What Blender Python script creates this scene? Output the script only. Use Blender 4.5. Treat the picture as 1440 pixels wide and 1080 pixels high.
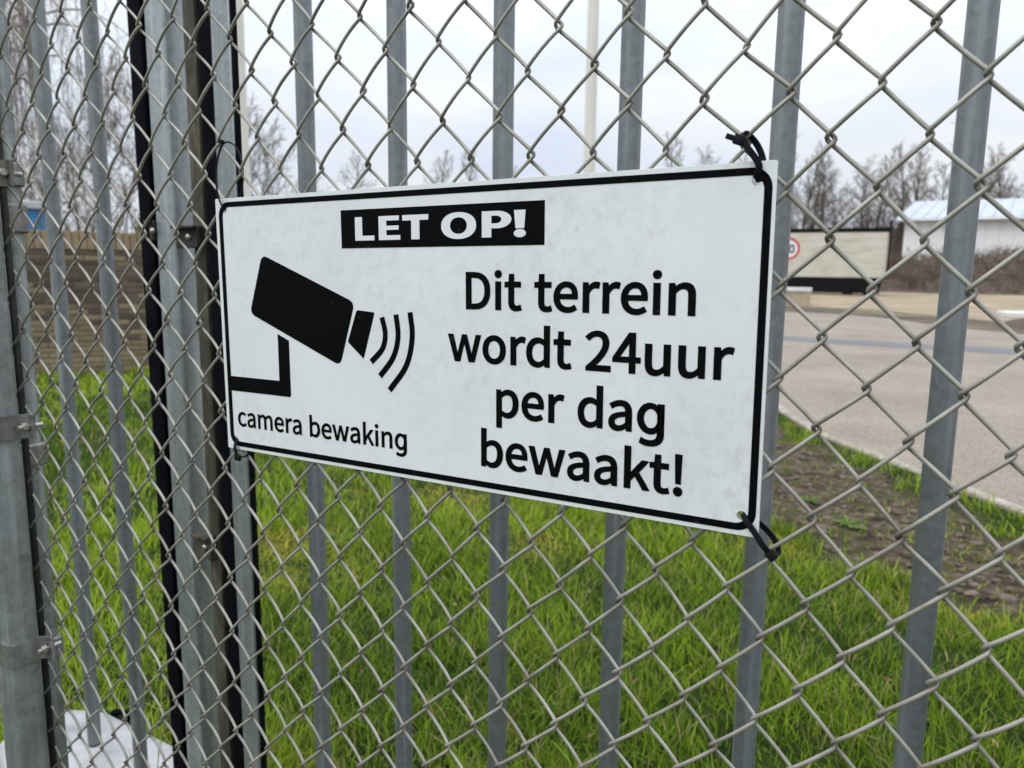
import bpy, bmesh, math, random
import numpy as np
from mathutils import Vector, Matrix

for o in list(bpy.data.objects):
    bpy.data.objects.remove(o)
scene = bpy.context.scene
COL = scene.collection

# ------------------------------------------------------------------ camera
CAM = Vector((0.41244, -0.57664, 1.32))
cam_data = bpy.data.cameras.new('camera')
cam = bpy.data.objects.new('camera', cam_data)
COL.objects.link(cam)
right = Vector((0.86520, 0.50128, 0.01219))
down = Vector((0.08666, -0.12553, -0.98830))
fwd = Vector((-0.49388, 0.85613, -0.15205))
up, back = -down, -fwd
cam.matrix_world = Matrix(((right.x, up.x, back.x, CAM.x),
                           (right.y, up.y, back.y, CAM.y),
                           (right.z, up.z, back.z, CAM.z),
                           (0, 0, 0, 1)))
cam_data.sensor_width = 36.0
cam_data.lens = 26.5
cam_data.clip_start = 0.02
cam_data.clip_end = 2000
cam_data.dof.use_dof = True
cam_data.dof.focus_distance = 0.70
cam_data.dof.aperture_fstop = 9.0
scene.camera = cam

# ------------------------------------------------------------------ sky (overcast)
SUN_EL, SUN_AZ = math.radians(52), math.radians(205)   # azimuth clockwise from +Y
world = bpy.data.worlds.new('World')
scene.world = world
world.use_nodes = True
nt = world.node_tree
nt.nodes.clear()
def wn(t, **kw):
    n = nt.nodes.new(t)
    for k, v in kw.items():
        setattr(n, k, v)
    return n
wout = wn('ShaderNodeOutputWorld')
bg_sky = wn('ShaderNodeBackground'); bg_sky.inputs[1].default_value = 0.05
sky = wn('ShaderNodeTexSky', sky_type='NISHITA', sun_disc=False)
sky.sun_elevation = SUN_EL; sky.sun_rotation = SUN_AZ; sky.dust_density = 4.0
nt.links.new(sky.outputs[0], bg_sky.inputs[0])
# cloud deck: even grey-white, brighter towards the zenith as an overcast sky is
tc = wn('ShaderNodeTexCoord')
sep = wn('ShaderNodeSeparateXYZ'); nt.links.new(tc.outputs['Generated'], sep.inputs[0])
mx = wn('ShaderNodeMath', operation='MAXIMUM'); nt.links.new(sep.outputs[2], mx.inputs[0]); mx.inputs[1].default_value = 0.0
pw = wn('ShaderNodeMath', operation='POWER'); nt.links.new(mx.outputs[0], pw.inputs[0]); pw.inputs[1].default_value = 1.5
grad = wn('ShaderNodeMath', operation='MULTIPLY_ADD'); nt.links.new(pw.outputs[0], grad.inputs[0])
grad.inputs[1].default_value = 1.9; grad.inputs[2].default_value = 1.0
mp = wn('ShaderNodeMapping'); nt.links.new(tc.outputs['Generated'], mp.inputs[0]); mp.inputs['Scale'].default_value = (1.6, 1.6, 5.0)
nz = wn('ShaderNodeTexNoise'); nt.links.new(mp.outputs[0], nz.inputs['Vector']); nz.inputs['Scale'].default_value = 2.2; nz.inputs['Detail'].default_value = 5; nz.inputs['Roughness'].default_value = 0.5
rp = wn('ShaderNodeValToRGB'); nt.links.new(nz.outputs[0], rp.inputs[0])
rp.color_ramp.elements[0].position = 0.34; rp.color_ramp.elements[0].color = (0.66, 0.73, 0.85, 1)
rp.color_ramp.elements[1].position = 0.66; rp.color_ramp.elements[1].color = (0.83, 0.855, 0.89, 1)
bg_cl = wn('ShaderNodeBackground'); nt.links.new(rp.outputs[0], bg_cl.inputs[0]); nt.links.new(grad.outputs[0], bg_cl.inputs[1])
mxs = wn('ShaderNodeMixShader'); mxs.inputs[0].default_value = 0.93
nt.links.new(bg_sky.outputs[0], mxs.inputs[1]); nt.links.new(bg_cl.outputs[0], mxs.inputs[2])
nt.links.new(mxs.outputs[0], wout.inputs[0])

sun_data = bpy.data.lights.new('sun', 'SUN')
sun_data.energy = 1.0
sun_data.angle = math.radians(30)
sun_data.color = (1.0, 0.97, 0.93)
sun = bpy.data.objects.new('sun', sun_data)
COL.objects.link(sun)
sd = Vector((math.sin(SUN_AZ) * math.cos(SUN_EL), math.cos(SUN_AZ) * math.cos(SUN_EL), math.sin(SUN_EL)))
sun.rotation_euler = sd.to_track_quat('Z', 'Y').to_euler()
sun.location = (0, -4, 6)

vs = scene.view_settings
vs.view_transform = 'Standard'; vs.look = 'None'
vs.exposure = 0.08; vs.gamma = 1.0; vs.use_curve_mapping = False

# ------------------------------------------------------------------ helpers
rng = np.random.default_rng(7)
random.seed(7)

def tag(o, label=None, cat=None, group=None, kind=None):
    if label: o['label'] = label
    if cat: o['category'] = cat
    if group: o['group'] = group
    if kind: o['kind'] = kind
    return o

def link(name, me, m=None, parent=None):
    o = bpy.data.objects.new(name, me)
    COL.objects.link(o)
    if m is not None and not me.materials:
        me.materials.append(m)
    if parent is not None:
        o.parent = parent
    return o

def empty(name, loc=(0, 0, 0), rz=0.0, parent=None):
    o = bpy.data.objects.new(name, None)
    COL.objects.link(o)
    o.location = loc
    o.rotation_euler = (0, 0, rz)
    o.empty_display_size = 0.1
    if parent is not None:
        o.parent = parent
    return o

def mesh_from(name, verts, faces, smooth=False):
    me = bpy.data.meshes.new(name)
    me.from_pydata([tuple(v) for v in verts], [], [tuple(f) for f in faces])
    me.update()
    if smooth:
        me.polygons.foreach_set('use_smooth', [True] * len(me.polygons))
    return me

def mesh_np(name, verts, tris, smooth=False):
    """fast triangle mesh from numpy arrays"""
    me = bpy.data.meshes.new(name)
    verts = np.asarray(verts, np.float32); tris = np.asarray(tris, np.int32)
    me.vertices.add(len(verts)); me.vertices.foreach_set('co', verts.ravel())
    me.loops.add(tris.size); me.loops.foreach_set('vertex_index', tris.ravel())
    me.polygons.add(len(tris))
    me.polygons.foreach_set('loop_start', np.arange(0, tris.size, 3, dtype=np.int32))
    me.polygons.foreach_set('loop_total', np.full(len(tris), 3, np.int32))
    if smooth:
        me.polygons.foreach_set('use_smooth', np.ones(len(tris), bool))
    me.update(calc_edges=True)
    return me

def bm_mesh(name, bm, smooth=False):
    me = bpy.data.meshes.new(name)
    bmesh.ops.recalc_face_normals(bm, faces=bm.faces)
    bm.to_mesh(me); bm.free()
    if smooth:
        me.polygons.foreach_set('use_smooth', [True] * len(me.polygons))
    return me

def box_bm(x0, x1, y0, y1, z0, z1, bevel=0.0, seg=2, bm=None):
    b = bm or bmesh.new()
    r = bmesh.ops.create_cube(b, size=1.0)
    M = Matrix.Translation(((x0 + x1) / 2, (y0 + y1) / 2, (z0 + z1) / 2)) @ Matrix.Diagonal((x1 - x0, y1 - y0, z1 - z0, 1))
    bmesh.ops.transform(b, matrix=M, verts=r['verts'])
    if bevel > 0:
        es = list({e for v in r['verts'] for e in v.link_edges})
        bmesh.ops.bevel(b, geom=es, offset=bevel, segments=seg, profile=0.5, affect='EDGES')
    return b

def box(name, x0, x1, y0, y1, z0, z1, m, parent=None, bevel=0.0, seg=2):
    return link(name, bm_mesh(name, box_bm(x0, x1, y0, y1, z0, z1, bevel, seg)), m, parent)

def tube_arrays(path, rad, sides=6, cap=True, closed=False, phase=0.0):
    """swept round tube; path (n,3), rad scalar or (n,)"""
    P = np.asarray(path, float); n = len(P)
    R = np.broadcast_to(np.asarray(rad, float), (n,))
    T = np.gradient(P, axis=0) if not closed else (np.roll(P, -1, 0) - np.roll(P, 1, 0))
    T /= np.linalg.norm(T, axis=1)[:, None] + 1e-12
    ref = np.array([0, 1.0, 0]) if abs(T[:, 1]).mean() < 0.8 else np.array([1.0, 0, 0])
    A = np.cross(T, ref); A /= np.linalg.norm(A, axis=1)[:, None] + 1e-12
    B = np.cross(T, A)
    an = np.arange(sides) * 2 * math.pi / sides + phase
    V = P[:, None] + R[:, None, None] * (np.cos(an)[None, :, None] * A[:, None] + np.sin(an)[None, :, None] * B[:, None])
    V = V.reshape(-1, 3)
    i = np.arange(n if closed else n - 1)[:, None]; j = np.arange(sides)[None, :]
    i2 = (i + 1) % n; j2 = (j + 1) % sides
    a, b, c, d = i * sides + j, i * sides + j2, i2 * sides + j2, i2 * sides + j
    F = np.concatenate([np.stack([a, b, c], -1).reshape(-1, 3), np.stack([a, c, d], -1).reshape(-1, 3)])
    if cap and not closed:
        k = np.arange(1, sides - 1)
        F = np.concatenate([F, np.stack([0 * k, k + 1, k], -1), np.stack([0 * k, k, k + 1], -1) + (n - 1) * sides])
    return V, F

def merge(parts):
    vs_, fs_, off = [], [], 0
    for v, f in parts:
        vs_.append(v); fs_.append(f + off); off += len(v)
    return np.concatenate(vs_), np.concatenate(fs_)

def cyl(name, p0, p1, r0, r1, m, parent=None, sides=20):
    v, f = tube_arrays(np.array([p0, p1]), np.array([r0, r1]), sides)
    me = mesh_np(name, v, f)
    return link(name, me, m, parent)

def autosmooth(o, ang=40):
    me = o.data
    me.polygons.foreach_set('use_smooth', [True] * len(me.polygons))
    me.set_sharp_from_angle(angle=math.radians(ang))
    return o

def copy_tree(o, parent=None):
    c = o.copy(); COL.objects.link(c); c.parent = parent
    for ch in o.children:
        copy_tree(ch, c)
    return c

def catmull(P, sub):
    P = np.asarray(P, float)
    Q = np.concatenate([[2 * P[0] - P[1]], P, [2 * P[-1] - P[-2]]])
    out = []
    for t in np.arange(sub) / sub:
        a, b, c, d = Q[:-3], Q[1:-2], Q[2:-1], Q[3:]
        out.append(0.5 * (2 * b + (c - a) * t + (2 * a - 5 * b + 4 * c - d) * t * t + (3 * b - a - 3 * c + d) * t ** 3))
    R = np.stack(out, 1).reshape(-1, 3)
    return np.concatenate([R, P[-1:]])

# ------------------------------------------------------------------ materials
def new_mat(name):
    m = bpy.data.materials.new(name); m.use_nodes = True
    return m, m.node_tree, m.node_tree.nodes['Principled BSDF']

def N(t, typ, **kw):
    n = t.nodes.new(typ)
    for k, v in kw.items():
        if k in n.inputs:
            n.inputs[k].default_value = v
        else:
            setattr(n, k, v)
    return n

def ramp(t, src, stops):
    r = t.nodes.new('ShaderNodeValToRGB')
    while len(r.color_ramp.elements) < len(stops):
        r.color_ramp.elements.new(0.5)
    for e, (p, c) in zip(r.color_ramp.elements, stops):
        e.position = p; e.color = c if len(c) == 4 else (*c, 1)
    t.links.new(src, r.inputs[0])
    return r

def mixc(t, fac, a, b, mode='MIX'):
    n = t.nodes.new('ShaderNodeMix'); n.data_type = 'RGBA'; n.blend_type = mode
    for s, v in ((0, fac), (6, a), (7, b)):
        if isinstance(v, (int, float)):
            n.inputs[s].default_value = v
        elif isinstance(v, tuple):
            n.inputs[s].default_value = v if len(v) == 4 else (*v, 1)
        else:
            t.links.new(v, n.inputs[s])
    return n.outputs[2]

def coords(t, scale=(1, 1, 1), kind='Object'):
    c = t.nodes.new('ShaderNodeTexCoord')
    m = t.nodes.new('ShaderNodeMapping'); m.inputs['Scale'].default_value = scale
    t.links.new(c.outputs[kind], m.inputs[0])
    return m.outputs[0]

def noise(t, vec, scale, detail=4.0, rough=0.55):
    n = N(t, 'ShaderNodeTexNoise', Scale=scale, Detail=detail, Roughness=rough)
    t.links.new(vec, n.inputs['Vector'])
    return n.outputs[0]

def bump(t, b, height, strength=0.3, dist=0.01):
    n = N(t, 'ShaderNodeBump', Strength=strength, Distance=dist)
    t.links.new(height, n.inputs['Height'])
    t.links.new(n.outputs[0], b.inputs['Normal'])

def simple(name, col, rough=0.6, metal=0.0, var=0.25, scale=20.0, bmp=0.0, spec=None, stretch=(1, 1, 1)):
    """one base colour with uneven tone"""
    m, t, b = new_mat(name)
    v = coords(t, stretch)
    n = noise(t, v, scale)
    lo = tuple(c * (1 - var) for c in col); hi = tuple(min(1, c * (1 + var)) for c in col)
    r = ramp(t, n, [(0.3, lo), (0.7, hi)])
    t.links.new(r.outputs[0], b.inputs['Base Color'])
    b.inputs['Roughness'].default_value = rough
    b.inputs['Metallic'].default_value = metal
    if spec is not None:
        b.inputs['Specular IOR Level'].default_value = spec
    if bmp:
        bump(t, b, n, bmp)
    return m

def galvanised(name, col, rough=0.48, metal=0.55, moss=0.0):
    m, t, b = new_mat(name)
    v = coords(t)
    vo = N(t, 'ShaderNodeTexVoronoi', Scale=110.0); t.links.new(v, vo.inputs['Vector'])
    spg = ramp(t, vo.outputs['Color'], [(0.0, tuple(c * 0.85 for c in col)), (1.0, tuple(c * 1.15 for c in col))])
    vs2 = coords(t, (60, 60, 2.2))
    st = noise(t, vs2, 1.0, 3.0)
    streak = ramp(t, st, [(0.52, (0.0,) * 3), (0.70, (1.0,) * 3)])
    c1 = mixc(t, 0.75, spg.outputs[0], tuple(min(1, c * 1.55) for c in col))
    c2 = mixc(t, streak.outputs[0], spg.outputs[0], c1)
    d = noise(t, v, 9.0, 6.0, 0.65)
    dirt = ramp(t, d, [(0.50, (0,) * 3), (0.75, (0.55,) * 3)])
    c3 = mixc(t, dirt.outputs[0], c2, tuple(c * 0.62 for c in col))
    if moss:
        mo = ramp(t, noise(t, v, 14.0, 6.0, 0.7), [(0.45, (0,) * 3), (0.62, (moss,) * 3)])
        c3 = mixc(t, mo.outputs[0], c3, (0.055, 0.06, 0.025))
    t.links.new(c3, b.inputs['Base Color'])
    rr = ramp(t, st, [(0.3, (rough - 0.08,) * 3), (0.7, (rough + 0.12,) * 3)])
    t.links.new(rr.outputs[0], b.inputs['Roughness'])
    b.inputs['Metallic'].default_value = metal
    bump(t, b, d, 0.10, 0.004)
    return m

M = {}
M['zinc'] = galvanised('galvanised_tube', (0.21, 0.229, 0.237))
M['zinc_light'] = galvanised('galvanised_frame', (0.31, 0.34, 0.342))
M['zinc_post'] = galvanised('galvanised_post', (0.30, 0.325, 0.325), moss=0.35)
M['band'] = galvanised('clamp_steel', (0.25, 0.25, 0.235), rough=0.5, moss=0.55)
M['bolt'] = simple('bolt_steel', (0.5, 0.48, 0.44), 0.35, 0.9, 0.15, 80)
M['rubber'] = simple('black_rubber', (0.006, 0.006, 0.008), 0.85, 0, 0.4, 12, spec=0.03)
M['tie'] = simple('black_nylon', (0.010, 0.010, 0.012), 0.55, 0, 0.3, 60, spec=0.1)
M['tension'] = simple('tension_bar_dark', (0.022, 0.021, 0.016), 0.7, 0.1, 0.5, 25)
M['bracket'] = simple('rusty_bracket', (0.035, 0.030, 0.026), 0.7, 0.3, 0.5, 30)

def wire_mat():
    m, t, b = new_mat('mesh_wire')
    v = coords(t)
    n = noise(t, v, 26.0, 5.0, 0.6)
    r = ramp(t, n, [(0.3, (0.22, 0.20, 0.165)), (0.55, (0.36, 0.34, 0.295)), (0.75, (0.46, 0.44, 0.39))])
    g = ramp(t, noise(t, v, 7.0, 5.0, 0.7), [(0.55, (0,) * 3), (0.75, (0.5,) * 3)])
    c = mixc(t, g.outputs[0], r.outputs[0], (0.13, 0.10, 0.065))
    gm = N(t, 'ShaderNodeAttribute', attribute_name='knot_dark')
    k2 = ramp(t, noise(t, v, 45.0, 4.0), [(0.35, (0.35,) * 3), (0.65, (1,) * 3)])
    gx_ = N(t, 'ShaderNodeMath', operation='MULTIPLY'); t.links.new(gm.outputs['Fac'], gx_.inputs[0]); t.links.new(k2.outputs[0], gx_.inputs[1])
    c = mixc(t, gx_.outputs[0], c, (0.055, 0.043, 0.028))
    t.links.new(c, b.inputs['Base Color'])
    b.inputs['Roughness'].default_value = 0.45
    b.inputs['Metallic'].default_value = 0.25
    return m
M['wire'] = wire_mat()

def sign_mat():
    m, t, b = new_mat('sign_white')
    v = coords(t)
    big = ramp(t, noise(t, v, 7.0, 6.0, 0.6), [(0.32, (0.80, 0.82, 0.81)), (0.70, (0.71, 0.735, 0.725))])
    gr = ramp(t, noise(t, v, 70.0, 8.0, 0.75), [(0.47, (0,) * 3), (0.72, (0.75,) * 3)])
    grm = ramp(t, noise(t, v, 5.0, 3.0), [(0.40, (0.10,) * 3), (0.70, (0.85,) * 3)])
    mul = N(t, 'ShaderNodeMath', operation='MULTIPLY'); t.links.new(gr.outputs[0], mul.inputs[0]); t.links.new(grm.outputs[0], mul.inputs[1])
    c = mixc(t, mul.outputs[0], big.outputs[0], (0.40, 0.385, 0.365))
    # fine dark specks and short rain-washed marks
    sp = ramp(t, noise(t, v, 420.0, 2.0, 0.5), [(0.70, (0,) * 3), (0.78, (0.55,) * 3)])
    c = mixc(t, sp.outputs[0], c, (0.36, 0.35, 0.33))
    vo = N(t, 'ShaderNodeTexVoronoi', Scale=17.0); t.links.new(coords(t, (1, 1, 0.7)), vo.inputs['Vector'])
    dots = ramp(t, vo.outputs['Distance'], [(0.0, (0.75,) * 3), (0.055, (0,) * 3)])
    c = mixc(t, dots.outputs[0], c, (0.22, 0.22, 0.21))
    t.links.new(c, b.inputs['Base Color'])
    b.inputs['Roughness'].default_value = 0.38
    bump(t, b, gr.outputs[0], 0.06, 0.001)
    return m
M['sign'] = sign_mat()

def print_mat(name, col):
    m, t, b = new_mat(name)
    v = coords(t)
    r = ramp(t, noise(t, v, 90.0, 7.0, 0.75), [(0.60, col), (0.85, tuple(min(1, c + 0.05) for c in col))])
    t.links.new(r.outputs[0], b.inputs['Base Color'])
    b.inputs['Roughness'].default_value = 0.6
    b.inputs['Specular IOR Level'].default_value = 0.04
    return m
M['ink'] = print_mat('sign_black_print', (0.0035, 0.0035, 0.0045))
M['inkw'] = print_mat('sign_white_print', (0.76, 0.78, 0.78))
# ------------------------------------------------------------------ ground, road, yard
ROAD_NEAR = [(9.0, -3.0), (5.0, 0.2), (2.4, 2.75), (0.87, 4.36), (0.36, 4.98), (-0.33, 5.78), (-0.91, 6.89), (-1.97, 9.7), (-3.87, 15.2), (-7.5, 22.0), (-16.0, 27.0)]
ROAD_FAR = [(-16.0, 30.5), (-8.0, 28.0), (-4.19, 25.39), (-1.65, 24.4), (0.26, 21.3), (1.88, 19.44), (5.0, 16.5), (12.0, 9.5), (16.0, 4.0)]
def smooth2(P, sub=6):
    return catmull(np.array([(x, y, 0) for x, y in P]), sub)[:, :2]
RN, RF = smooth2(ROAD_NEAR), smooth2(ROAD_FAR)
ROADPOLY = np.concatenate([RN, RF])

def inside(poly, P):
    x, y = P[:, 0], P[:, 1]
    r = np.zeros(len(P), bool); n = len(poly)
    for i in range(n):
        x1, y1 = poly[i]; x2, y2 = poly[(i + 1) % n]
        c = ((y1 > y) != (y2 > y)) & (x < (x2 - x1) * (y - y1) / (y2 - y1 + 1e-12) + x1)
        r ^= c
    return r

def soft_noise2(P, seed, scale):
    r = np.random.default_rng(seed)
    k = r.normal(size=(10, 2)) * scale; ph = r.uniform(0, 6.28, 10)
    return np.sin(P @ k.T + ph).sum(1) / 4.5

def ground_height(P):
    """slight unevenness of the lawn"""
    return 0.010 * soft_noise2(P, 5, 4.0) + 0.006 * soft_noise2(P, 6, 14.0)

DIRT = np.array([(-1.05, 6.15), (-0.75, 4.9), (-0.45, 4.0), (-0.3, 3.45), (0.05, 3.1), (0.45, 2.98), (0.85, 2.83), (1.4, 2.5), (2.2, 1.9),
                 (2.0, 2.7), (1.2, 3.6), (0.72, 4.02), (0.28, 4.5), (-0.10, 4.95), (-0.5, 5.55), (-0.85, 6.3)])
def dirt_amount(P):
    """1 on the bare trampled soil along the road, 0 on the lawn"""
    d = np.full(len(P), 1e9)
    for i in range(len(DIRT)):
        a, b = DIRT[i], DIRT[(i + 1) % len(DIRT)]
        ab = b - a; t_ = np.clip(((P - a) @ ab) / (ab @ ab), 0, 1)
        d = np.minimum(d, np.linalg.norm(P - (a + t_[:, None] * ab), axis=1))
    ins = inside(DIRT, P)
    s = np.where(ins, d, -d)
    return np.clip(0.5 + s / 0.22 + 0.75 * soft_noise2(P, 11, 8.0), 0, 1)

def ground_mat():
    m, t, b = new_mat('lawn_soil')
    v = coords(t)
    a = N(t, 'ShaderNodeAttribute', attribute_name='dirt')
    soil = ramp(t, noise(t, v, 9.0, 8.0, 0.7), [(0.38, (0.022, 0.015, 0.011)), (0.50, (0.085, 0.060, 0.042)), (0.62, (0.19, 0.142, 0.104))])
    grs = ramp(t, noise(t, v, 6.0, 8.0, 0.7), [(0.30, (0.012, 0.020, 0.004)), (0.55, (0.03, 0.055, 0.008)), (0.75, (0.07, 0.085, 0.02))])
    ms = ramp(t, noise(t, v, 2.2, 7.0, 0.65), [(0.57, (0,) * 3), (0.66, (0.9,) * 3)])
    gm = mixc(t, ms.outputs[0], grs.outputs[0], (0.20, 0.19, 0.025))
    sm = mixc(t, ramp(t, noise(t, v, 5.0, 8.0, 0.7), [(0.50, (0,) * 3), (0.58, (0.8,) * 3)]).outputs[0], soil.outputs[0], (0.075, 0.085, 0.02))
    c = mixc(t, a.outputs['Fac'], gm, sm)
    t.links.new(c, b.inputs['Base Color'])
    b.inputs['Roughness'].default_value = 0.95
    b.inputs['Specular IOR Level'].default_value = 0.15
    bump(t, b, noise(t, v, 25.0, 8.0, 0.75), 0.9, 0.03)
    return m
M['ground'] = ground_mat()

# one sheet: fine grid near the fence, coarse rings to the horizon
gx = np.concatenate([[-900, -300, -100, -40, -20], np.arange(-12, 3.01, 0.1), [5, 9, 20, 60, 200, 900]])
gy = np.concatenate([[-900, -200, -40, -10, -4], np.arange(-1.5, 10.01, 0.1), [14, 20, 40, 100, 300, 1200]])
GX, GY = np.meshgrid(gx, gy)
gp = np.stack([GX.ravel(), GY.ravel()], 1)
fine = (gp[:, 0] > -11.9) & (gp[:, 0] < 2.9) & (gp[:, 1] > -1.4) & (gp[:, 1] < 9.9)
gz = np.where(fine & ~inside(ROADPOLY, gp), ground_height(gp), -0.002)
nxg, nyg = len(gx), len(gy)
ii, jj = np.meshgrid(np.arange(nxg - 1), np.arange(nyg - 1)); q = (jj * nxg + ii).ravel()
gt = np.concatenate([np.stack([q, q + 1, q + nxg + 1], 1), np.stack([q, q + nxg + 1, q + nxg], 1)])
gme = mesh_np('ground', np.column_stack([gp, gz]), gt, True)
at_ = gme.attributes.new('dirt', 'FLOAT', 'POINT')
at_.data.foreach_set('value', dirt_amount(gp).astype(np.float32))
tag(link('ground', gme, M['ground']), kind='structure')

def sheet(name, poly, z, m, kind='structure', parent=None):
    bm = bmesh.new()
    vs_ = [bm.verts.new((x, y, z)) for x, y in poly]
    f = bm.faces.new(vs_)
    bmesh.ops.triangulate(bm, faces=[f])
    me = bm_mesh(name, bm)
    if me.polygons[0].normal.z < 0:
        me.flip_normals()
    o = link(name, me, m, parent)
    if kind: o['kind'] = kind
    return o

def strip_mesh(name, line, w0, w1, z0, z1, m, parent=None):
    """band beside a polyline, from offset w0 to w1, as a low slab with top at z1"""
    L = np.asarray(line, float); T = np.gradient(L, axis=0); T /= np.linalg.norm(T, axis=1)[:, None]
    Nn = np.stack([-T[:, 1], T[:, 0]], 1)
    a, b = L + Nn * w0, L + Nn * w1
    n = len(L); V = []
    for k in range(n):
        V += [(*a[k], z0), (*a[k], z1), (*b[k], z1), (*b[k], z0)]
    F = []
    for k in range(n - 1):
        o = k * 4
        F += [(o, o + 1, o + 5, o + 4), (o + 1, o + 2, o + 6, o + 5), (o + 2, o + 3, o + 7, o + 6)]
    me = mesh_from(name, V, F)
    bm = bmesh.new(); bm.from_mesh(me); bmesh.ops.recalc_face_normals(bm, faces=bm.faces); bm.to_mesh(me); bm.free()
    return link(name, me, m, parent)

def asphalt(name, cols, speck=160.0):
    m, t, b = new_mat(name)
    v = coords(t)
    big = ramp(t, noise(t, v, 0.7, 6.0, 0.6), [(0.35, cols[0]), (0.65, cols[1])])
    sp = ramp(t, noise(t, v, speck, 3.0, 0.7), [(0.35, (0.55,) * 3), (0.7, (1.35,) * 3)])
    c = mixc(t, 1.0, big.outputs[0], sp.outputs[0], 'MULTIPLY')
    t.links.new(c, b.inputs['Base Color'])
    b.inputs['Roughness'].default_value = 0.9
    bump(t, b, noise(t, v, speck, 3.0, 0.7), 0.4, 0.004)
    return m
M['road'] = asphalt('worn_asphalt', ((0.235, 0.196, 0.152), (0.315, 0.268, 0.214)), 55.0)
M['patch'] = asphalt('grey_asphalt', ((0.14, 0.145, 0.158), (0.18, 0.183, 0.195)), 55.0)
M['kerb'] = simple('concrete_kerb', (0.31, 0.275, 0.225), 0.92, 0, 0.4, 9, 0.4)
M['sand'] = simple('sandy_ground', (0.285, 0.225, 0.145), 0.95, 0, 0.5, 1.2, 0.5, stretch=(0.35, 1, 1))
M['soil'] = simple('bare_soil', (0.085, 0.062, 0.045), 0.95, 0, 0.5, 2.5, 0.6)
def verge_mat():
    m, t, b = new_mat('thin_verge')
    v = coords(t, (0.45, 1, 1))
    r = ramp(t, noise(t, v, 0.8, 8.0, 0.7), [(0.44, (0.055, 0.038, 0.026)), (0.52, (0.11, 0.08, 0.052)), (0.56, (0.105, 0.10, 0.04)), (0.64, (0.30, 0.24, 0.16))])
    t.links.new(r.outputs[0], b.inputs['Base Color']); b.inputs['Roughness'].default_value = 0.95
    bump(t, b, noise(t, v, 6.0, 6.0, 0.7), 0.8, 0.05)
    return m
M['verge'] = verge_mat()

M['soil_near'] = simple('crumbly_soil', (0.13, 0.10, 0.075), 0.95, 0, 0.5, 18, 0.5)
sheet('road', ROADPOLY, 0.012, M['road'])
# the flush concrete edging between lawn and road, block by block
edg = empty('road_edging'); tag(edg, kind='structure')
seg = np.linalg.norm(np.diff(RN, axis=0), axis=1); cum = np.concatenate([[0], np.cumsum(seg)])
def along(s):
    return np.array([np.interp(s, cum, RN[:, 0]), np.interp(s, cum, RN[:, 1])])
s0 = 6.0
while s0 < min(cum[-1], 24) - 1:
    p0, p1 = along(s0), along(s0 + 0.985)
    d_ = (p1 - p0) / np.linalg.norm(p1 - p0); n_ = np.array([-d_[1], d_[0]])
    ang = math.atan2(d_[1], d_[0])
    if 'kerb_me' not in globals():
        kerb_me = bm_mesh('kerb_block', box_bm(0, 0.985, -0.045, 0.045, -0.08, 0.024, 0.008, 1)); kerb_me.materials.append(M['kerb'])
    k_ = link('kerb_block', kerb_me, None, edg); k_.location = (p0[0], p0[1], random.uniform(-0.003, 0.003)); k_.rotation_euler = (0, 0, ang)
    s0 += 1.0
sheet('road_strip', [(-6.0, 16.3), (-2.42, 15.46), (1.6, 15.3), (6.0, 13.6), (6.0, 12.6), (1.53, 14.30), (-2.24, 14.47), (-5.4, 15.2)], 0.017, M['patch'])
# ground beyond the road
sheet('verge_strip', np.concatenate([RF[::-1] * 1.0, [(-16, 33), (-6, 30.5), (-2, 30.0), (1.0, 25.5), (4.0, 20.5), (10, 15.5), (20, 5)]]), 0.006, M['verge'])
sheet('sandy_yard', [(-40, 33), (-10, 31), (-5, 29.6), (-2, 29.2), (1.0, 25.2), (4.0, 20.2), (10, 15.0), (24, 5), (80, 20), (60, 90), (-40, 90)], 0.010, M['sand'])

def heap(name, cx, cy, rx, ry, h, m, seed, rz=0.0, res=40, rough=0.25, parent=None):
    """irregular earth heap on the ground"""
    u = np.linspace(-1, 1, res); U, V_ = np.meshgrid(u, u)
    P = np.stack([U.ravel(), V_.ravel()], 1)
    r = np.hypot(P[:, 0], P[:, 1])
    prof = np.clip(1 - r ** 2, 0, 1) ** 0.8
    z = h * prof * (1 + rough * soft_noise2(P, seed, 3.0) + rough * 0.6 * soft_noise2(P, seed + 1, 9.0) + 0.3 * rough * soft_noise2(P, seed + 2, 25.0)) - 0.02
    c, s = math.cos(rz), math.sin(rz)
    X = cx + c * P[:, 0] * rx - s * P[:, 1] * ry; Y = cy + s * P[:, 0] * rx + c * P[:, 1] * ry
    ii, jj = np.meshgrid(np.arange(res - 1), np.arange(res - 1)); q = (jj * res + ii).ravel()
    t_ = np.concatenate([np.stack([q, q + 1, q + res + 1], 1), np.stack([q, q + res + 1, q + res], 1)])
    o = link(name, mesh_np(name, np.column_stack([X, Y, z]), t_, True), m, parent)
    return o
tag(heap('soil_heap', 3.2, 21.2, 2.1, 0.8, 0.38, M['soil'], 31, -0.6), 'low heap of dark brown soil on the far side of the road', 'soil heap')
tag(heap('earth_bank', 9.0, 62.0, 22.0, 5.0, 2.3, M['soil'], 41, 0.05, 60, 0.3), kind='structure')
# the pale slab lying on the sand
M['slab'] = simple('pale_concrete', (0.62, 0.61, 0.58), 0.85, 0, 0.15, 3, 0.2)
o = box('concrete_slab', -1.1, 1.1, -0.7, 0.7, 0.0, 0.16, M['slab'], None, 0.02)
o.location = (2.9, 27.6, 0.01); o.rotation_euler = (0, 0, 0.15)
tag(o, 'flat pale concrete slab lying on the sand beyond the road', 'slab')

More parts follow.
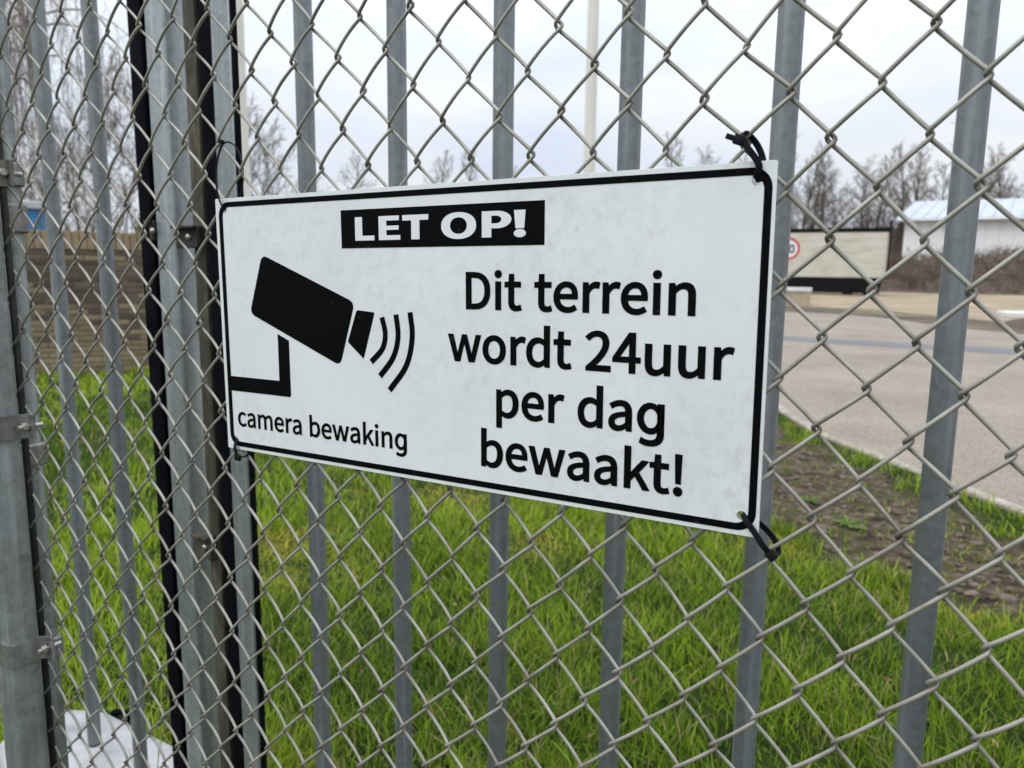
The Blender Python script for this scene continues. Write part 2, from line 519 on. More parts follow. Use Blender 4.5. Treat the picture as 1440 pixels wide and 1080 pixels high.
# ------------------------------------------------------------------ lawn
def grass_mat():
    m, t, b = new_mat('grass_blades')
    a = N(t, 'ShaderNodeAttribute', attribute_name='tint')
    t.links.new(a.outputs['Color'], b.inputs['Base Color'])
    b.inputs['Roughness'].default_value = 0.55
    b.inputs['Specular IOR Level'].default_value = 0.12
    tr = t.nodes.new('ShaderNodeBsdfTranslucent'); t.links.new(a.outputs['Color'], tr.inputs[0])
    mx_ = t.nodes.new('ShaderNodeMixShader'); mx_.inputs[0].default_value = 0.35
    t.links.new(b.outputs[0], mx_.inputs[1]); t.links.new(tr.outputs[0], mx_.inputs[2])
    t.links.new(mx_.outputs[0], t.nodes['Material Output'].inputs[0])
    return m
M['grass'] = grass_mat()

def make_grass(n_try, rmin, rmax, expo, hscale, wscale, seed):
    r = np.random.default_rng(seed)
    # denser near the fence, thinner farther off
    u = r.uniform(0, 1, n_try)
    k = 2 - expo
    rad = (rmin ** k + u * (rmax ** k - rmin ** k)) ** (1 / k)
    th = r.uniform(math.radians(-76), math.radians(16), n_try)
    P = np.stack([CAM.x + rad * np.sin(th), CAM.y + rad * np.cos(th)], 1)
    dirt = dirt_amount(P)
    clump = soft_noise2(P, 21, 9.0)
    keep = ~inside(ROADPOLY, P) & (P[:, 1] > 0.10) & (P[:, 1] < 9.8)
    keep &= r.uniform(0, 1, n_try) > np.clip(dirt * 1.1, 0, 0.86)
    keep &= r.uniform(0, 1, n_try) < np.clip(0.78 + 0.35 * clump, 0.25, 1)
    dn = np.full(len(P), 9.0)
    for i in range(0, len(RN) - 1):
        a_, b_ = RN[i], RN[i + 1]; ab = b_ - a_; t_ = np.clip(((P - a_) @ ab) / (ab @ ab), 0, 1)
        dn = np.minimum(dn, np.linalg.norm(P - (a_ + t_[:, None] * ab), axis=1))
    keep &= dn > 0.055 + r.uniform(0, 0.06, n_try)
    P, dirt, clump, rad = P[keep], dirt[keep], clump[keep], rad[keep]
    n = len(P)
    L = hscale * r.gamma(7, 1 / 7, n) * (1 - 0.55 * dirt) * (0.85 + 0.25 * clump)
    w = wscale * r.uniform(0.6, 1.3, n) * (1 + 0.18 * np.clip(rad - 2, 0, 8))
    lean = np.clip(r.normal(0.72, 0.36, n), 0.05, 1.4)
    az = r.uniform(0, 2 * math.pi, n) * 0.75 + 1.6 * soft_noise2(P, 22, 3.0)
    d = np.stack([np.cos(az), np.sin(az), 0 * az], 1)
    s = np.stack([-np.sin(az), np.cos(az), 0 * az], 1)
    ts = np.array([0, 0.38, 0.75, 1.0]); ws = np.array([1.0, 0.9, 0.55])
    base = np.column_stack([P, ground_height(P) - 0.004])
    V = np.zeros((n, 7, 3))
    for k_, t_ in enumerate(ts):
        hor = L * np.sin(lean) * t_ ** 1.7; ver = L * (t_ - 0.42 * np.sin(lean) * t_ ** 2.2)
        c = base + d * hor[:, None]; c[:, 2] += ver
        if k_ < 3:
            V[:, 2 * k_] = c - s * (w * ws[k_] / 2)[:, None]
            V[:, 2 * k_ + 1] = c + s * (w * ws[k_] / 2)[:, None]
        else:
            V[:, 6] = c
    F0 = np.array([(0, 1, 3), (0, 3, 2), (2, 3, 5), (2, 5, 4), (4, 5, 6)])
    F = (F0[None] + (np.arange(n) * 7)[:, None, None]).reshape(-1, 3)
    # tint: fresh green, darker green, yellow-green, straw
    g = np.clip(0.5 + 0.40 * soft_noise2(P, 23, 2.6) + r.normal(0, 0.24, n), 0, 1)[:, None]
    col = (1 - g) * np.array([0.042, 0.110, 0.006]) + g * np.array([0.31, 0.43, 0.024])
    moss = (soft_noise2(P, 27, 2.2) + 0.5 * soft_noise2(P, 28, 7.0) + r.normal(0, 0.35, n)) > 1.35
    for mx_, my_, mr_ in ((-1.97, 2.9, 0.30), (-1.2, 2.45, 0.24), (-0.25, 3.05, 0.22), (0.55, 2.75, 0.2)):
        moss |= np.hypot(P[:, 0] - mx_, (P[:, 1] - my_) * 1.3) + r.normal(0, 0.10, n) < mr_
    col[moss] = np.array([0.36, 0.35, 0.04]) * r.uniform(0.6, 1.3, (moss.sum(), 1))
    V[moss] = base[moss][:, None] + (V[moss] - base[moss][:, None]) * np.array([0.8, 0.8, 0.45])
    straw = r.uniform(0, 1, n) < (0.075 + 0.12 * dirt + 0.06 * np.clip(soft_noise2(P, 24, 3.5), 0, 1))
    col[straw] = np.array([0.34, 0.28, 0.12]) * r.uniform(0.6, 1.25, (straw.sum(), 1))
    col *= r.uniform(0.75, 1.25, (n, 1))
    return V.reshape(-1, 3), F, np.repeat(col, 7, 0)
parts = [make_grass(110000, 0.9, 4.2, 0.75, 0.070, 0.0034, 1), make_grass(90000, 3.4, 11.5, 1.2, 0.085, 0.0050, 2)]
gv, gf = merge([(a, b) for a, b, c in parts]); gc = np.concatenate([c for a, b, c in parts])
me = mesh_np('grass', gv, gf, True)
ca = me.color_attributes.new('tint', 'FLOAT_COLOR', 'POINT')
ca.data.foreach_set('color', np.column_stack([gc, np.ones(len(gc))]).astype(np.float32).ravel())
tag(link('grass', me, M['grass']), 'uneven green lawn with straw and moss behind the gate', 'grass', kind='stuff')

# clods and pebbles on the trampled soil
r_ = np.random.default_rng(15); cl = []
base_ico = bmesh.new(); bmesh.ops.create_icosphere(base_ico, subdivisions=1, radius=1.0)
iv = np.array([v.co[:] for v in base_ico.verts]); ifc = np.array([[v.index for v in f.verts] for f in base_ico.faces]); base_ico.free()
Pc = np.stack([r_.uniform(-1.1, 2.2, 9000), r_.uniform(1.9, 6.4, 9000)], 1)
Pc = Pc[(dirt_amount(Pc) > 0.55) & ~inside(ROADPOLY, Pc)][:2600]
for p_ in Pc:
    s_ = r_.gamma(1.6, 0.0042)
    vv = iv * (1 + r_.normal(0, 0.16, (len(iv), 1))) * np.array([s_ * r_.uniform(0.8, 1.5), s_ * r_.uniform(0.8, 1.5), s_ * 0.6])
    cl.append((vv + np.array([p_[0], p_[1], float(ground_height(p_[None])[0]) + s_ * 0.15]), ifc))
cv_, cf_ = merge(cl)
tag(link('soil_clods', mesh_np('soil_clods', cv_, cf_, True), M['soil_near']), 'crumbly brown soil clods on the worn ground beside the road', 'soil', kind='stuff')

# fallen leaves and bits in the lawn
r_ = np.random.default_rng(19); lv = []
for k in range(170):
    rad, th = 0.9 + 5.5 * r_.uniform() ** 0.7, math.radians(r_.uniform(-72, 12))
    p_ = np.array([[CAM.x + rad * math.sin(th), CAM.y + rad * math.cos(th)]])
    if inside(ROADPOLY, p_)[0] or p_[0, 1] < 0.15: continue
    a_, s_, l_ = r_.uniform(0, 6.28), r_.uniform(0.005, 0.011), r_.uniform(1.4, 3.0)
    d_, n_ = np.array([math.cos(a_), math.sin(a_), r_.normal(0, 0.25)]), np.array([-math.sin(a_), math.cos(a_), r_.normal(0, 0.35)])
    c_ = np.array([p_[0, 0], p_[0, 1], float(ground_height(p_)[0]) + r_.uniform(0.012, 0.045)])
    up_ = np.array([0, 0, s_ * 0.35])
    lv.append((np.array([c_ - d_ * s_ * l_, c_ - n_ * s_ * 0.8 + up_, c_ + d_ * s_ * l_ * 1.1, c_ + n_ * s_ * 0.8 + up_]), np.array([(0, 1, 2), (0, 2, 3)])))
lv_v, lv_f = merge(lv)
M['leaf'] = simple('dead_leaf', (0.19, 0.135, 0.055), 0.85, 0, 0.6, 6)
tag(link('fallen_leaves', mesh_np('fallen_leaves', lv_v, lv_f), M['leaf']), 'scattered dry brown leaves lying in the lawn', 'leaves', kind='stuff')
# leafy weeds on the worn soil
M['weed'] = simple('weed_leaf', (0.08, 0.135, 0.025), 0.8, 0, 0.35, 30, spec=0.1)
def weed(x, y, s, seed, label):
    r_ = np.random.default_rng(seed); out = []
    for k in range(15):
        a_ = k * 2.4 + r_.uniform(-0.3, 0.3); L_ = s * r_.uniform(0.5, 1.1); w_ = L_ * r_.uniform(0.20, 0.30); ti = r_.uniform(0.15, 0.75)
        V, F = [], []
        for t_, ww in ((0, 0.12), (0.3, 0.6), (0.65, 1.0), (0.88, 0.7), (1.0, 0.05)):
            ho, ve = L_ * t_, L_ * (ti * t_ - 0.5 * ti * t_ ** 2.5)
            for sg in (-1, 1):
                V.append((math.cos(a_) * ho - math.sin(a_) * sg * w_ * ww * 0.5, math.sin(a_) * ho + math.cos(a_) * sg * w_ * ww * 0.5, ve + abs(ww) * w_ * 0.12))
        for q_ in range(4):
            F += [(2 * q_, 2 * q_ + 1, 2 * q_ + 3), (2 * q_, 2 * q_ + 3, 2 * q_ + 2)]
        out.append((np.array(V), np.array(F)))
    v, f = merge(out)
    root = empty('weed_plant', (x, y, float(ground_height(np.array([[x, y]]))[0]))); tag(root, label, 'weed')
    link('leaves', mesh_np('leaves', v, f, True), M['weed'], root)
weed(-0.20, 3.95, 0.075, 3, 'small leafy green weed on the bare soil next to a gate bar')
weed(0.05, 3.58, 0.10, 4, 'wider pale green weed rosette in the middle of the bare soil')
weed(-2.05, 2.05, 0.10, 5, 'dark leafy weed clump in the lawn below the pictogram side of the sign')
# ------------------------------------------------------------------ chain-link fence
SZ = 1.2542                      # height of the middle of the sign
MESH_Y = 0.0092
LAT = np.array([[0.32997, 0.22451], [0.31264, -0.34369], [-0.01041, -0.00114], [0.28327, 0.33801], [0.01629, 0.0004], [-0.00389, 0.00183]])
def knot(c, r):
    """x, z of the twist in column c and row r of the mesh (slightly sagged and sheared, as hung)"""
    a, b = (c + r) / 2.0, (c - r) / 2.0
    i, j = a / 10.0, b / 10.0
    w = np.array([1, j, j * j, i, i * j, i * i])
    # damp the sag outside the stretch of mesh it was measured on
    p = w @ LAT
    x = CAM.x + (p[0] - CAM.x) * 1.0160; z = 0.0658 + (p[1] - 0.0658) * 1.0160
    return x, z + SZ

fence = empty('chain_link_fence', (-0.76, 0.0, 0.0))
tag(fence, 'diamond chain-link mesh of dull grey wire stretched from a square galvanised post', 'fence')
FO = np.array([-0.76, 0.0, 0.0])
WR, AMP, HOOK = 0.00172, 0.0037, 0.0019
C0, C1, R0, R1 = -37, 22, -40, 14
tt = np.array([0.0, 0.05, 0.11, 0.19, 0.33, 0.5, 0.67, 0.81, 0.89, 0.95])
ease = np.interp(tt, [0, 0.05, 0.11, 0.19, 0.5, 0.81, 0.89, 0.95, 1], [0, 0.018, 0.075, 0.165, 0.5, 0.835, 0.925, 0.982, 1])
bulge = np.sin(math.pi * tt) ** 0.6
for c in range(C0, C1):
    pts = []
    K_ = []
    for r in range(R0, R1 + 1):
        rb = (r - c) % 2 == 1                      # right-hand bend?
        x, z = knot(c + 1 if rb else c, r)
        if not rb and c == C0: x -= 0.004          # hooked round the tension bar
        K_.append((x + (HOOK if rb else -HOOK) + random.gauss(0, 0.0008), z + random.gauss(0, 0.0010), rb))
    for k in range(len(K_) - 1):
        (xa, za, rb), (xb, zb, _) = K_[k], K_[k + 1]
        sgn = 1.0 if rb else -1.0                  # "/" strands run at the front, "\\" strands at the back
        am = AMP * random.uniform(0.75, 1.2)
        pts.append(np.stack([xa + (xb - xa) * ease, MESH_Y + sgn * am * bulge, za + (zb - za) * tt], 1))
    path = np.concatenate(pts)
    v, f_ = tube_arrays(path, WR, 6)
    me = mesh_np('wire', v - FO, f_, True)
    gk = np.tile(1 - np.abs(bulge), len(K_) - 1) ** 1.5                # wire colour goes darker where the wires cross
    ga = me.attributes.new('knot_dark', 'FLOAT', 'POINT'); ga.data.foreach_set('value', np.repeat(gk, 6).astype(np.float32))
    link('wire', me, M['wire'], fence)

def fence_part(name, me, m):
    return link(name, me, m, fence)
def fbox(name, x0, x1, y0, y1, z0, z1, m, bevel=0.003, seg=2):
    b = box_bm(x0 - FO[0], x1 - FO[0], y0, y1, z0, z1, bevel, seg)
    o = link(name, bm_mesh(name, b), m, fence)
    return autosmooth(o)
fbox('post', -0.792, -0.735, -0.046, -0.006, -0.3, 2.15, M['zinc_post'], 0.009, 4)
fbox('post_cap', -0.796, -0.731, -0.050, -0.002, 2.15, 2.165, M['zinc_post'], 0.006, 2)
v, f_ = tube_arrays(np.array([(-0.7600 - FO[0], 0.0092, -0.05), (-0.7600 - FO[0], 0.0092, 2.10)]), 0.0052, 8)
fence_part('tension_bar', mesh_np('tension_bar', v, f_, True), M['tension'])
fbox('rear_post', -0.895, -0.824, 0.046, 0.068, -0.3, 2.12, M['zinc_post'], 0.006, 3)

def clamp_band(zc, tilt=0.0):
    """sheet-steel band folded round the front post and bolted beside it"""
    h, t_ = 0.0175, 0.0022
    x0, x1, y0, y1 = -0.792 - t_, -0.735 + t_, -0.046 - t_, -0.006 + t_
    loop = [(x0, y1), (x0, y0 + 0.008), (x0 + 0.003, y0 + 0.003), (x0 + 0.008, y0), (x1 - 0.008, y0), (x1 - 0.003, y0 + 0.003), (x1, y0 + 0.008), (x1, y1 - 0.006), (x1 + 0.010, y1 + 0.002), (x1 + 0.024, y1 + 0.002)]
    V, F = [], []
    for k, (x, y) in enumerate(loop):
        nx = 0.0035 if k < len(loop) - 2 else 0.0
        V += [(x - FO[0], y, zc - h), (x - FO[0], y, zc + h)]
    n = len(loop)
    F = [(2 * k, 2 * k + 2, 2 * k + 3, 2 * k + 1) for k in range(n - 1)]
    me = mesh_from('clamp_band', V, F)
    o = link('clamp_band', me, M['band'], fence)
    sm = o.modifiers.new('solid', 'SOLIDIFY'); sm.thickness = 0.003; sm.offset = 0.0
    bx_, by_ = x1 + 0.012, y1 - 0.002
    hd = bmesh.new()
    bmesh.ops.create_cone(hd, cap_ends=True, segments=6, radius1=0.0062, radius2=0.0058, depth=0.007)
    bmesh.ops.transform(hd, matrix=Matrix.Translation((bx_ - FO[0], by_ - 0.004, zc)) @ Matrix.Rotation(math.radians(90), 4, 'X'), verts=hd.verts)
    b_ = link('bolt', bm_mesh('bolt', hd), M['bolt'], o)
    sh = bmesh.new()
    bmesh.ops.create_cone(sh, cap_ends=True, segments=12, radius1=0.0036, radius2=0.0036, depth=0.034)
    bmesh.ops.transform(sh, matrix=Matrix.Translation((bx_ - FO[0], by_ + 0.004, zc)) @ Matrix.Rotation(math.radians(90), 4, 'X'), verts=sh.verts)
    link('bolt_shank', bm_mesh('bolt_shank', sh), M['bolt'], o)
for zc in (1.086, 0.745, 0.34, 1.44, 1.80):
    clamp_band(zc)
def rear_band(zc, h=0.018):
    bm = box_bm(-0.899 - FO[0], -0.818 - FO[0], 0.042, 0.072, zc - h, zc + h, 0.003, 1)
    link('rear_band', bm_mesh('rear_band', bm), M['band'], fence)
for zc in (1.018, 0.69, 1.45, 1.385, 1.80):
    rear_band(zc, 0.018 if zc != 1.385 else 0.022)

# ------------------------------------------------------------------ steel bar gates behind the mesh
GY0 = 0.40
TD = 0.0305
def tube_bar(x, z0, z1, parent, org, m=None):
    n = 24
    bm = bmesh.new()
    bmesh.ops.create_cone(bm, cap_ends=True, segments=n, radius1=TD / 2, radius2=TD / 2, depth=z1 - z0)
    bmesh.ops.transform(bm, matrix=Matrix.Translation((x - org[0], GY0 - org[1], (z0 + z1) / 2)), verts=bm.verts)
    o = autosmooth(link('bar', bm_mesh('bar', bm), m or M['zinc'], parent), 50)
    bc = bmesh.new()   # dark plastic plug in the cut end
    bmesh.ops.create_cone(bc, cap_ends=True, segments=n, radius1=TD / 2 * 0.93, radius2=TD / 2 * 1.03, depth=0.008)
    bmesh.ops.transform(bc, matrix=Matrix.Translation((x - org[0], GY0 - org[1], z0 - 0.003)), verts=bc.verts)
    link('end_plug', bm_mesh('end_plug', bc), M['plug'], o)
    return o
M['plug'] = simple('grey_end_plug', (0.07, 0.075, 0.08), 0.6, 0, 0.3, 40)

def gbox(root, org, name, x0, x1, y0, y1, z0, z1, m, bevel=0.003, seg=2):
    b = box_bm(x0 - org[0], x1 - org[0], y0 - org[1], y1 - org[1], z0, z1, bevel, seg)
    return autosmooth(link(name, bm_mesh(name, b), m, root))

orgL = (-1.9, GY0)
gl = empty('bar_gate', (orgL[0], orgL[1], 0))
tag(gl, 'galvanised bar gate whose frame tube meets the mossy stop post, beside the brick wall', 'gate')
for x in (-1.898, -1.712, -1.526, -1.340, -1.154):
    tube_bar(x, 0.139, 2.10, gl, orgL)
gbox(gl, orgL, 'top_rail', -2.0, -0.93, GY0 - 0.02, GY0 + 0.02, 2.10, 2.14, M['zinc'])
gbox(gl, orgL, 'frame_tube', -0.982, -0.922, GY0, GY0 + 0.066, 0.10, 2.10, M['zinc_light'], 0.006, 3)
gbox(gl, orgL, 'rubber_strip', -1.037, -0.996, GY0 + 0.002, GY0 + 0.030, 0.05, 2.09, M['rubber'], 0.004, 2)
gbox(gl, orgL, 'rubber_lip', -0.994, -0.986, GY0 + 0.010, GY0 + 0.030, 0.05, 2.09, M['rubber'], 0.002, 1)

orgR = (-0.76, GY0)
gr = empty('bar_gate', (orgR[0], orgR[1], 0))
tag(gr, 'galvanised gate of evenly spaced round bars standing behind the warning sign', 'gate')
gbox(gr, orgR, 'frame_strip', -0.792, -0.742, GY0, GY0 + 0.008, 0.08, 2.10, M['zinc_light'], 0.002, 1)
gbox(gr, orgR, 'rubber_edge', -0.7415, -0.7365, GY0 + 0.002, GY0 + 0.014, 0.08, 2.09, M['rubber'], 0.001, 1)
gbox(gr, orgR, 'rubber_strip', -0.832, -0.794, GY0 + 0.003, GY0 + 0.030, 0.05, 2.09, M['rubber'], 0.004, 2)
for k in range(9):
    tube_bar(-0.562 + 0.1955 * k + (0.0015 if k % 3 == 1 else 0), 0.139, 2.10, gr, orgR)
gbox(gr, orgR, 'top_rail', -0.80, 1.30, GY0 - 0.02, GY0 + 0.02, 2.10, 2.14, M['zinc'])

def mossy_mat():
    m, t, b = new_mat('mossy_metal')
    v = coords(t, (1, 1, 0.25))
    r = ramp(t, noise(t, v, 40.0, 8.0, 0.7), [(0.30, (0.015, 0.013, 0.008)), (0.50, (0.055, 0.048, 0.030)), (0.66, (0.13, 0.115, 0.08)), (0.8, (0.055, 0.06, 0.02))])
    t.links.new(r.outputs[0], b.inputs['Base Color'])
    b.inputs['Roughness'].default_value = 0.85
    bump(t, b, noise(t, v, 60.0, 6.0, 0.7), 0.4, 0.004)
    return m
M['mossy'] = mossy_mat()
sp = empty('stop_post', (-0.86, 0.43, 0)); so = (-0.86, 0.43)
tag(sp, 'mossy brown steel stop post standing between the two bar gates', 'post')
gbox(sp, so, 'flange', -0.884, -0.850, 0.412, 0.440, -0.2, 2.12, M['mossy'], 0.003, 2)
gbox(sp, so, 'web', -0.850, -0.838, 0.420, 0.440, -0.2, 2.12, M['mossy'], 0.002, 1)
gbox(sp, so, 'flange', -0.838, -0.8325, 0.410, 0.440, -0.2, 2.12, M['mossy'], 0.002, 1)
def bracket(zc, x0, x1, h, m):
    b = gbox(sp, so, 'bracket', x0, x1, 0.396, 0.4105, zc - h, zc + h, m, 0.002, 1)
    gbox(b, so, 'bracket_lip', x0, x1, 0.384, 0.396, zc + h - 0.005, zc + h, m, 0.001, 1)
    bm = bmesh.new()
    bmesh.ops.create_uvsphere(bm, u_segments=10, v_segments=6, radius=0.007)
    bmesh.ops.transform(bm, matrix=Matrix.Translation(((x0 + x1) / 2 + 0.006 - so[0], 0.395 - so[1], zc)) @ Matrix.Diagonal((1, 0.6, 1, 1)), verts=bm.verts)
    link('rivet', bm_mesh('rivet', bm, True), M['bolt'], b)
bracket(1.372, -0.915, -0.850, 0.021, M['bracket'])
bracket(0.742, -0.905, -0.858, 0.026, M['mossy'])
bracket(1.385, -0.999, -0.984, 0.020, M['bracket'])

# white concrete footing under the gate, and the pipe end beside it
M['footing'] = simple('white_footing', (0.36, 0.355, 0.36), 0.75, 0, 0.25, 9, 0.5)
FT = [(-1.62, 0.30), (-1.72, 0.42), (-1.695, 0.475), (-1.62, 0.520), (-1.535, 0.545), (-1.36, 0.540), (-1.22, 0.545), (-1.10, 0.50), (-1.06, 0.36), (-1.15, 0.26), (-1.40, 0.24)]
bm = bmesh.new()
fc = np.mean(FT, axis=0)
rings = []
for sc, z in ((1.04, -0.05), (1.02, 0.045), (1.0, 0.066), (0.965, 0.078), (0.6, 0.088), (0.25, 0.095)):
    rings.append([bm.verts.new((fc[0] + (x - fc[0]) * sc, fc[1] + (y - fc[1]) * sc, z + 0.006 * math.sin(9 * x + 14 * y))) for x, y in FT])
for a_, b_ in zip(rings[:-1], rings[1:]):
    for k in range(len(FT)):
        k2 = (k + 1) % len(FT)
        bm.faces.new((a_[k], a_[k2], b_[k2], b_[k]))
bm.faces.new(rings[-1])
bmesh.ops.subdivide_edges(bm, edges=bm.edges[:], cuts=1, use_grid_fill=True, smooth=0.3)
tag(link('footing', bm_mesh('footing', bm, True), M['footing']), 'whitish uneven concrete footing on the ground under the gate bars', 'footing')
bm = bmesh.new()
a = np.linspace(0, 2 * math.pi, 25)[:-1]
v, f_ = tube_arrays(np.stack([0.022 * np.cos(a), 0 * a, 0.022 * np.sin(a)], 1), 0.009, 8, closed=True)
o = link('pipe_end', mesh_np('pipe_end', v, f_, True), M['rubber']); o.location = (-1.515, 0.575, 0.055); o.rotation_euler = (0.5, 0, 0.5)
tag(o, 'small black rubber ring lying against the white footing', 'rubber ring')

# ------------------------------------------------------------------ the sign
SW, SH = 0.600, 0.2817
sign = empty('warning_sign', (0, 0, SZ - SH / 2))
sign.rotation_euler = (0, math.radians(-0.68), 0)
tag(sign, 'white warning sign with black camera pictogram and Dutch text tied to the mesh', 'sign')

def curve_mesh(name, loops, thick, m, parent, y, bez=False, offset=0.0, bevel=0.0, res=8):
    """flat outline (with holes) in sign millimetres -> thin solid facing -Y at depth y"""
    cu = bpy.data.curves.new(name, 'CURVE'); cu.dimensions = '2D'; cu.fill_mode = 'BOTH'
    cu.extrude = thick / 2; cu.offset = offset; cu.resolution_u = res; cu.bevel_depth = bevel
    for L in loops:
        if bez:
            s = cu.splines.new('BEZIER'); s.bezier_points.add(len(L) - 1)
            for p, q in zip(s.bezier_points, L):
                p.handle_left_type = p.handle_right_type = 'FREE'
                p.co = (q[0], q[1], 0); p.handle_left = (q[2], q[3], 0); p.handle_right = (q[4], q[5], 0)
        else:
            s = cu.splines.new('POLY'); s.points.add(len(L) - 1)
            for p, q in zip(s.points, L):
                p.co = (q[0], q[1], 0, 1)
        s.use_cyclic_u = True
    ob = bpy.data.objects.new('tmp', cu); COL.objects.link(ob)
    bpy.context.view_layer.update()
    me = bpy.data.meshes.new_from_object(ob.evaluated_get(bpy.context.evaluated_depsgraph_get()))
    bpy.data.objects.remove(ob); bpy.data.curves.remove(cu)
    me.name = name
    # curve XY -> sign X/Z, curve +Z -> -Y
    me.transform(Matrix(((1, 0, 0, 0), (0, 0, -1, y), (0, 1, 0, SH / 2), (0, 0, 0, 1))))
    me.materials.clear()
    return link(name, me, m, parent)

mm = 0.001
def rrect(x0, x1, z0, z1, r, n=6):
    P = []
    for cx, cz, a0 in ((x1 - r, z1 - r, 0), (x0 + r, z1 - r, 90), (x0 + r, z0 + r, 180), (x1 - r, z0 + r, 270)):
        for k in range(n + 1):
            a = math.radians(a0 + 90 * k / n); P.append((cx + r * math.cos(a), cz + r * math.sin(a)))
    return P
def circle(cx, cz, r, n=20):
    return [(cx + r * math.cos(2 * math.pi * k / n), cz + r * math.sin(2 * math.pi * k / n)) for k in range(n)]
def sc(L, s=mm):
    return [tuple(v * s for v in p) for p in L]
HOLES = [(-286.5, 129.0), (286.6, 127.3), (286.8, -125.3), (-286.0, -130.5)]
HOLES = [(x, z, 4.0) for x, z in HOLES]
curve_mesh('panel', [sc(rrect(-300, 300, -140.85, 140.85, 1.2, 2))] + [sc(circle(x, z, r)) for x, z, r in HOLES], 0.0016, M['sign'], sign, 0.001, bevel=0.0002)
PY = -0.00015        # print layer sits just proud of the panel face (front at y = 0)
def print_part(name, loops, m=None, bez=False, offset=0.0, y=PY, parent=None):
    return curve_mesh(name, loops, 0.0003, m or M['ink'], parent or sign, y, bez, offset)

def arc_pts(c, r, a0, a1, n=14):
    return [(c[0] + r * math.cos(math.radians(a0 + (a1 - a0) * k / n)), c[1] + r * math.sin(math.radians(a0 + (a1 - a0) * k / n))) for k in range(n + 1)]
HR = 4.3
# border line, cut away where the fixing holes are punched
def border():
    return [sc(rrect(-295.2, 297.6, -137.3, 136.9, 15, 8)), sc(rrect(-289.2, 291.8, -131.6, 131.4, 10.5, 8))]
print_part('border_line', border())
box_o = print_part('heading_box', [sc([(-115.6, 84.5), (112.6, 84.3), (112.7, 121.4), (-115.7, 121.6)])])

# pictogram
def round_poly(P, r, n=5):
    out = []; N_ = len(P)
    for k in range(N_):
        p, a, b = np.array(P[k], float), np.array(P[k - 1], float), np.array(P[(k + 1) % N_], float)
        u, w = (a - p) / np.linalg.norm(a - p), (b - p) / np.linalg.norm(b - p)
        for t_ in np.linspace(0, 1, n):
            out.append(tuple((1 - t_) ** 2 * (p + u * r) + 2 * t_ * (1 - t_) * p + t_ * t_ * (p + w * r)))
    return out
print_part('camera_body', [sc(round_poly([(-230.0, 79.5), (-101.0, 31.0), (-122.5, -34.0), (-252.5, 16.0)], 8))])
print_part('lens_hood', [sc(round_poly([(-98.5, 23.6), (-75.4, 21.8), (-91.0, -25.0), (-111.4, -8.8)], 1.8))])
print_part('wall_bracket', [sc([(-211.3, -5.2), (-194.9, -11.5), (-194.9, -71.0), (-196.8, -72.9), (-289.5, -72.9), (-289.5, -56.2), (-211.6, -56.2)])])
def band_curve(P, w):
    P = catmull(np.array([(x, z, 0) for x, z in P]), 6)[:, :2]
    T = np.gradient(P, axis=0); T /= np.linalg.norm(T, axis=1)[:, None]
    Nn = np.stack([-T[:, 1], T[:, 0]], 1) * w / 2
    return [tuple(p) for p in (P + Nn)] + [tuple(p) for p in (P - Nn)[::-1]]
for P in ([(-66.3, 17.4), (-62.6, 1.5), (-66.5, -13.5), (-81.2, -27.6)], [(-48.8, 20.6), (-46.8, -0.9), (-53.4, -21.6), (-70.4, -41.2)], [(-31.7, 23.2), (-29.6, -0.8), (-37.4, -28.6), (-58.7, -54.4)]):
    print_part('signal_arc', [sc(band_curve(P, 6.0))])

# heading letters, wide and heavy
WY = -0.00050
def letter(name, loops):
    print_part(name, [sc(L) for L in loops], M['inkw'], y=WY, parent=box_o)
b0, b1 = 91.6, 114.2
letter('letter', [[(-97.2, b1), (-97.2, b0), (-73.0, b0), (-73.0, b0 + 4.6), (-88.2, b0 + 4.6), (-88.2, b1)]])
letter('letter', [[(-67.4, b1), (-67.4, b0), (-41.3, b0), (-41.3, b0 + 4.4), (-58.0, b0 + 4.4), (-58.0, b0 + 9.4), (-43.2, b0 + 9.4), (-43.2, b0 + 13.4), (-58.0, b0 + 13.4), (-58.0, b1 - 4.4), (-42.6, b1 - 4.4), (-42.6, b1)]])
letter('letter', [[(-38.6, b1), (-38.6, b1 - 5.0), (-28.2, b1 - 5.0), (-28.2, b0), (-18.6, b0), (-18.6, b1 - 5.0), (-8.4, b1 - 5.0), (-8.4, b1)]])
def ell(cx, cz, rx, rz, n=40, e=1.0):
    out = []
    for k in range(n):
        a = 2 * math.pi * k / n; c, s = math.cos(a), math.sin(a)
        out.append((cx + rx * math.copysign(abs(c) ** e, c), cz + rz * math.copysign(abs(s) ** e, s)))
    return out
letter('letter', [ell(25.1, 102.8, 19.0, 11.9, e=0.92), ell(25.1, 102.8, 9.2, 7.3, e=0.95)])
pm = b1 + 0.1
letter('letter', [[(50.1, b0), (60.0, b0), (60.0, 99.4)] + [(66.0 + 14.4 * math.cos(math.radians(a)), 106.8 + 7.5 * math.sin(math.radians(a))) for a in range(-90, 91, 12)] + [(50.1, pm)],
                  [(60.0, 103.6)] + [(64.6 + 5.8 * math.cos(math.radians(a)), 106.9 + 3.3 * math.sin(math.radians(a))) for a in range(-90, 91, 18)] + [(60.0, 110.2)]])
letter('letter', [[(83.0, pm), (94.3, pm), (93.2, 98.8), (84.5, 98.8)]])
letter('letter', [ell(88.8, 94.6, 6.0, 3.5, 24)])

